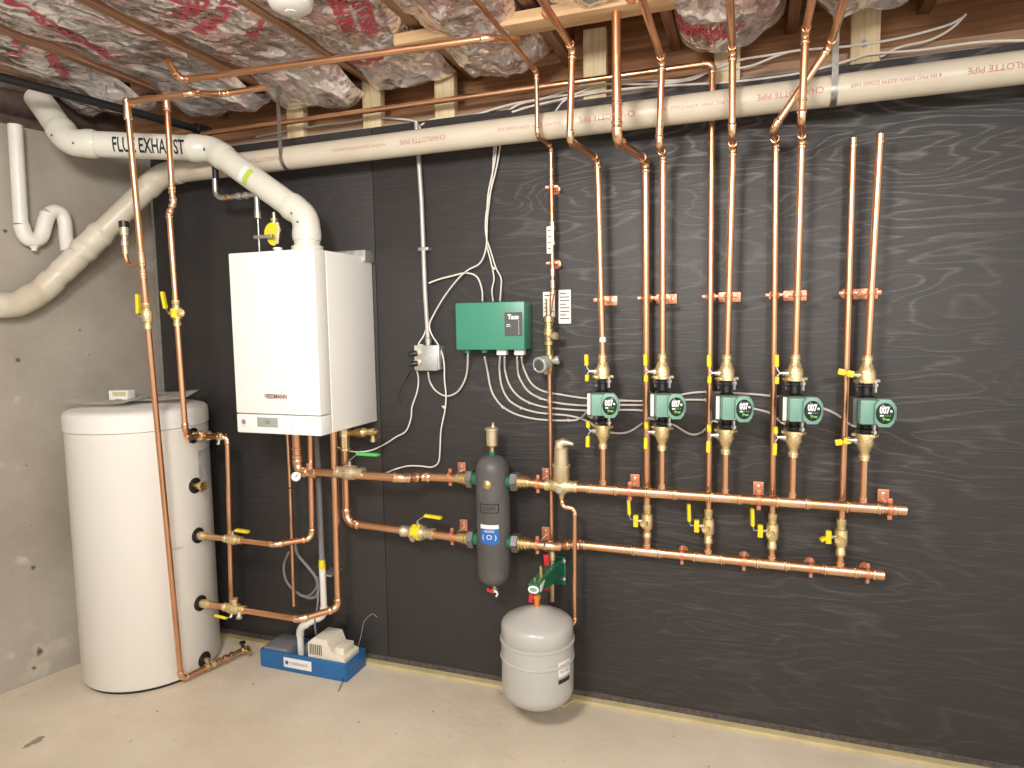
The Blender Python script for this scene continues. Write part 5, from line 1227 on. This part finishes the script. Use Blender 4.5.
# ---------------------------------------------------------------- cables
CG = 'grey cables on the wall'
cable([(482.5, 301, .06), (482, 290), (477, 277), (466, 273), (452, 276), (440, 279), (429, 283)], .0035, 'wcable', .02, 'pale cable arching from the top of the green box left to the conduit', CG)
cable([(493, 301, .06), (492, 290), (494, 278), (491, 262), (487, 245), (487, 225), (489, 205), (492, 180), (494, 150), (496, 128)], .003, 'wcable', .02, 'pale cable from above into the top of the green box, left of the last two', CG)
cable([(500, 301, .06), (501, 288), (501, 278), (496, 268), (491, 252), (486, 235), (486, 215), (491, 190), (497, 165), (501, 140), (503, 126)], .003, 'wcable', .024, 'rightmost pale cable from above into the top of the green box', CG)
cable([(497, 128), (495, 160), (488, 195), (487, 225), (486, 248), (480, 263), (468, 270), (457, 280), (444, 297), (434, 314), (429.5, 325), (432, 335), (440, 348), (444, 362), (444.5, 380), (446, 395), (445, 410), (441, 430), (440, 450), (438.5, 462), (432, 467), (420, 466), (408, 466), (396, 469), (386, 473, .1)], .003, 'wcable', .03, 'long pale cable looping left past the outlet box down to the copper main', CG, clips=((494, 268), (444, 407)))
cable([(417, 371, .04), (418.5, 380), (417, 392), (412, 407), (411, 418), (406, 431), (396, 437), (385, 444), (372, 450), (358, 452, .05), (345, 450, .08), (335, 446, .10)], .003, 'wcable', .02, 'pale cable hanging from the outlet box and running left under the boiler', CG)
cable([(428, 372, .04), (430, 382), (436, 391), (446, 396), (456, 393), (463, 384), (467, 372), (468, 353, .06)], .0038, 'cable', .02, 'grey cable hanging in a loop from outlet box to green box', CG)
cable([(423, 345), (418.5, 344), (424, 335), (428, 322)], .003, 'wcable', .03, 'short pale cable slipping behind the conduit above the outlet box', CG)
KG = 'grey pump cables leaving the bottom of the green box'
KO = .012
cable([(521.5, 357, .06), (523, 366), (529, 380), (536, 387.5), (546, 392), (560, 394.5), (583, 398), (610, 400), (645, 401), (665, 399), (682, 394.5), (705, 392), (750, 394), (772, 396), (800, 398), (820, 407), (836, 414), (850, 424.5, .08)], .004, 'cable', KO, 'grey cable from the green box running right to the rightmost pump', KG, clips=((707, 392.5),))
cable([(517, 357, .06), (518, 372), (520.6, 380), (528, 391), (540, 398), (558, 403), (584, 405.5), (612, 405), (645, 405), (668, 404), (684, 400), (706, 400), (735, 401), (752, 408), (770, 413), (781, 422, .09)], .004, 'cable', KO, 'grey cable from the green box running right to the fourth pump', KG, clips=((540, 398), (706, 400)))
cable([(504.5, 357, .06), (505, 370), (509, 384), (517, 395), (529, 402.5), (548, 407.5), (584, 410.5), (615, 410), (645, 411), (660, 420), (674, 425), (690, 434), (702, 432), (713, 421, .09)], .004, 'cable', KO, 'grey cable from the green box running right to the middle pump', KG, clips=((529, 402.5),))
cable([(500, 357, .06), (499.5, 370), (502, 387), (509, 400), (520.6, 407.5), (535, 412), (551, 414), (568, 415.5), (585, 420), (600, 429), (615, 433), (628, 432), (640, 425), (649, 418, .09)], .004, 'cable', KO, 'grey cable from the green box looping under the leftmost pump to the second', KG, clips=((520.6, 407.5),))
cable([(484.5, 357, .06), (487.5, 371), (490, 385), (494, 396), (503, 407), (518, 415), (540, 419.5), (569, 420.5), (580, 418.5), (587, 412, .09)], .004, 'cable', KO, 'lowest grey cable from the green box to the leftmost pump', KG, clips=((503, 407), (569, 420)))
# cables along the top of the wall
TG = 'white cables along the top of the wall'
cable([(505, 113), (520, 104), (545, 98), (575, 88), (600, 80), (640, 80), (680, 80), (710, 72), (750, 66), (790, 52), (850, 46), (900, 38), (945, 26), (962, 18)], .004, 'wcable', -.008, 'white cable rising along the framing to the right joists', TG)
cable([(555, 112, .0), (565, 100), (585, 90), (605, 84), (650, 84), (690, 80), (712, 70), (740, 60), (770, 55), (800, 50)], .004, 'wcable', -.003, 'white cable dipping behind the drain pipe between the left pump risers', TG)
cable([(512, 112, .0), (540, 104), (600, 92), (660, 86), (730, 82), (800, 73), (850, 60), (870, 54), (920, 50), (980, 42), (1040, 40)], .004, 'wcable', .002, 'lowest white cable running right along the top edge of the plywood', TG)
cable([(256, 137, -.03), (310, 127, -.03), (350, 122, -.03), (372, 118, -.03), (400, 119, -.02), (416, 122, .0), (421, 130, .02)], .004, 'wcable', -.02, 'cream cable from the left framing into the conduit', TG)
cable([(421, 125, .0), (435, 119), (470, 116), (512, 104), (560, 96), (600, 90)], .004, 'cream', -.01, 'cream cable running right from the top of the conduit', TG)
cable([(880, 57), (900, 47), (930, 40), (952, 28), (966, 14)], .004, 'wcable', -.01, 'white cable climbing steeply to the joist at right', TG)
# ================================================================== CEILING COPPER
t = thing('ceiling_pipe', 'copper pipe running under the insulation from the tank risers to the pale board', 'copper pipe', P(300, 66, .30), 'copper pipes under the ceiling')
cz = P(490, 38, .52)
pipe(t, [P(168, 70, .60)+Z_*.03, P(180, 80.5, .52), cz, cz+V((.05, .12, .03))], r34, R=.025)
k3 = P(166.5, 100, .47)
t = thing('ceiling_pipe', 'short copper pipe joining the tops of the two tank risers', 'copper pipe', P(160, 92, .3), 'copper pipes under the ceiling')
z9 = rtop.z+.004
pipe(t, [rtop+V((0, .0, .004)), V((P(192, 90, .58).x, -.58, z9)), P(222, 94, .40), P(268, 87, .38)], r34, R=.02)
q = rtop; b = B(); lathe(b, q-Z_*.06, Z_, [(0, r34*1.2), (.006, r34*1.35), (.05, r34*1.25), (.07, r34*1.35), (.08, .008)], 16); obj('top_fitting', b, 'fitting', t)
q = k3; b = B(); lathe(b, q-Z_*.04, Z_, [(0, r34*1.2), (.006, r34*1.35), (.04, r34*1.25), (.06, r34*1.35), (.07, .008)], 16); obj('top_fitting', b, 'fitting', t)
for k_, (px, py) in enumerate(((555, 22), (637, 10))):
    q = PZ(px, py, 2.50); q.y = -.405; b = B(); lathe(b, V((q.x, -.40, 2.49)), -Y_, [(0, .018), (.006, .018), (.012, .012)], 16)
    tag(obj('pipe_hook', b, 'clamp', None, q), ('copper hanger on the pale board beside the leftmost ceiling pipe', 'copper hanger on the pale board beside the second ceiling pipe')[k_], 'hanger', 'hangers on the pale board')
# lamp holder
lc = PZ(299, 2, 2.485)
t = thing('lamp_holder', 'round white lamp holder on the ceiling at the top edge', 'ceiling lamp', V((lc.x, lc.y-.04, 2.44)))
lc = V((lc.x, lc.y-.04, 2.44))
b = B(); lathe(b, lc, Z_, [(0, .02), (.004, .045), (.014, .060), (.03, .066), (.12, .066)], 32); obj('housing', b, 'whitepl', t)
b = B(); lathe(b, lc+Z_*.004, -Z_, [(0, .018), (.006, .016), (.007, .004)], 20); obj('centre_cap', b, 'whitepl', t)
# air admittance bits at left: small steel rod
cable([(104, 78, .40), (105, 92, .40), (107, 105, .40), (112, 108, .38)], .004, 'galv', .4, 'thin steel hanger rod beside the black gas pipe', name='hanger_rod', cat='rod')
# twigs / marks on the floor and a stick
s0 = PZ(345, 690, .003); s1 = PZ(352, 668, .003); s1 = V((-1.585, -.20, .07))
b = B(); sweep(b, [PZ(338.5, 691, .003), PZ(345, 676, .02), V((-1.60, -.197, .07))], .0016, 6); tag(obj('loose_wire', b, 'ink', None, s0), 'thin dark wire leaning on the front of the blue tray', 'wire')
b = B(); q0, q1 = PZ(560, 705, .004), PZ(579, 692, .004)
prism(b, [q0+V((-.03, -.004, 0)), q0+V((.02, -.014, 0)), V((q1.x, -.04, .004)), V((q1.x-.03, -.04, .004))], (0, 0, .010)); tag(obj('wood_scrap', b, 'foam', None, q0), 'small yellowish scrap lying behind the expansion tank', 'scrap')
# ================================================================== LIGHT
def area(name, loc, rot, size, energy, col, sy=None):
    l = bpy.data.lights.new(name, 'AREA'); l.energy = energy; l.color = col; l.size = size
    if sy: l.shape = 'RECTANGLE'; l.size_y = sy
    o = bpy.data.objects.new(name, l); COL.objects.link(o); o.location = loc; o.rotation_euler = rot
    return o
def aim(o, target):
    d = Vector(target)-o.location; o.rotation_euler = d.to_track_quat('-Z', 'Y').to_euler()
o = area('ceiling_lamp_key', (-.75, -2.5, 2.38), (0, 0, 0), .45, 52, (1, .96, .90)); aim(o, (-1.0, -.1, 1.15))
o = area('ceiling_lamp_room', (.9, -3.4, 2.3), (0, 0, 0), .5, 40, (1, .96, .90)); aim(o, (-.4, 0, 1.2))
w = bpy.data.worlds.new('world'); sc.world = w; w.use_nodes = True
bg = w.node_tree.nodes['Background']; bg.inputs['Color'].default_value = (1, .95, .89, 1); bg.inputs['Strength'].default_value = .9
sc.view_settings.view_transform = 'Standard'; sc.view_settings.look = 'None'; sc.view_settings.gamma = 1; sc.view_settings.exposure = .34
sc.view_settings.use_curve_mapping = False
sc.cycles.use_denoising = True
sc.cycles.max_bounces = 8
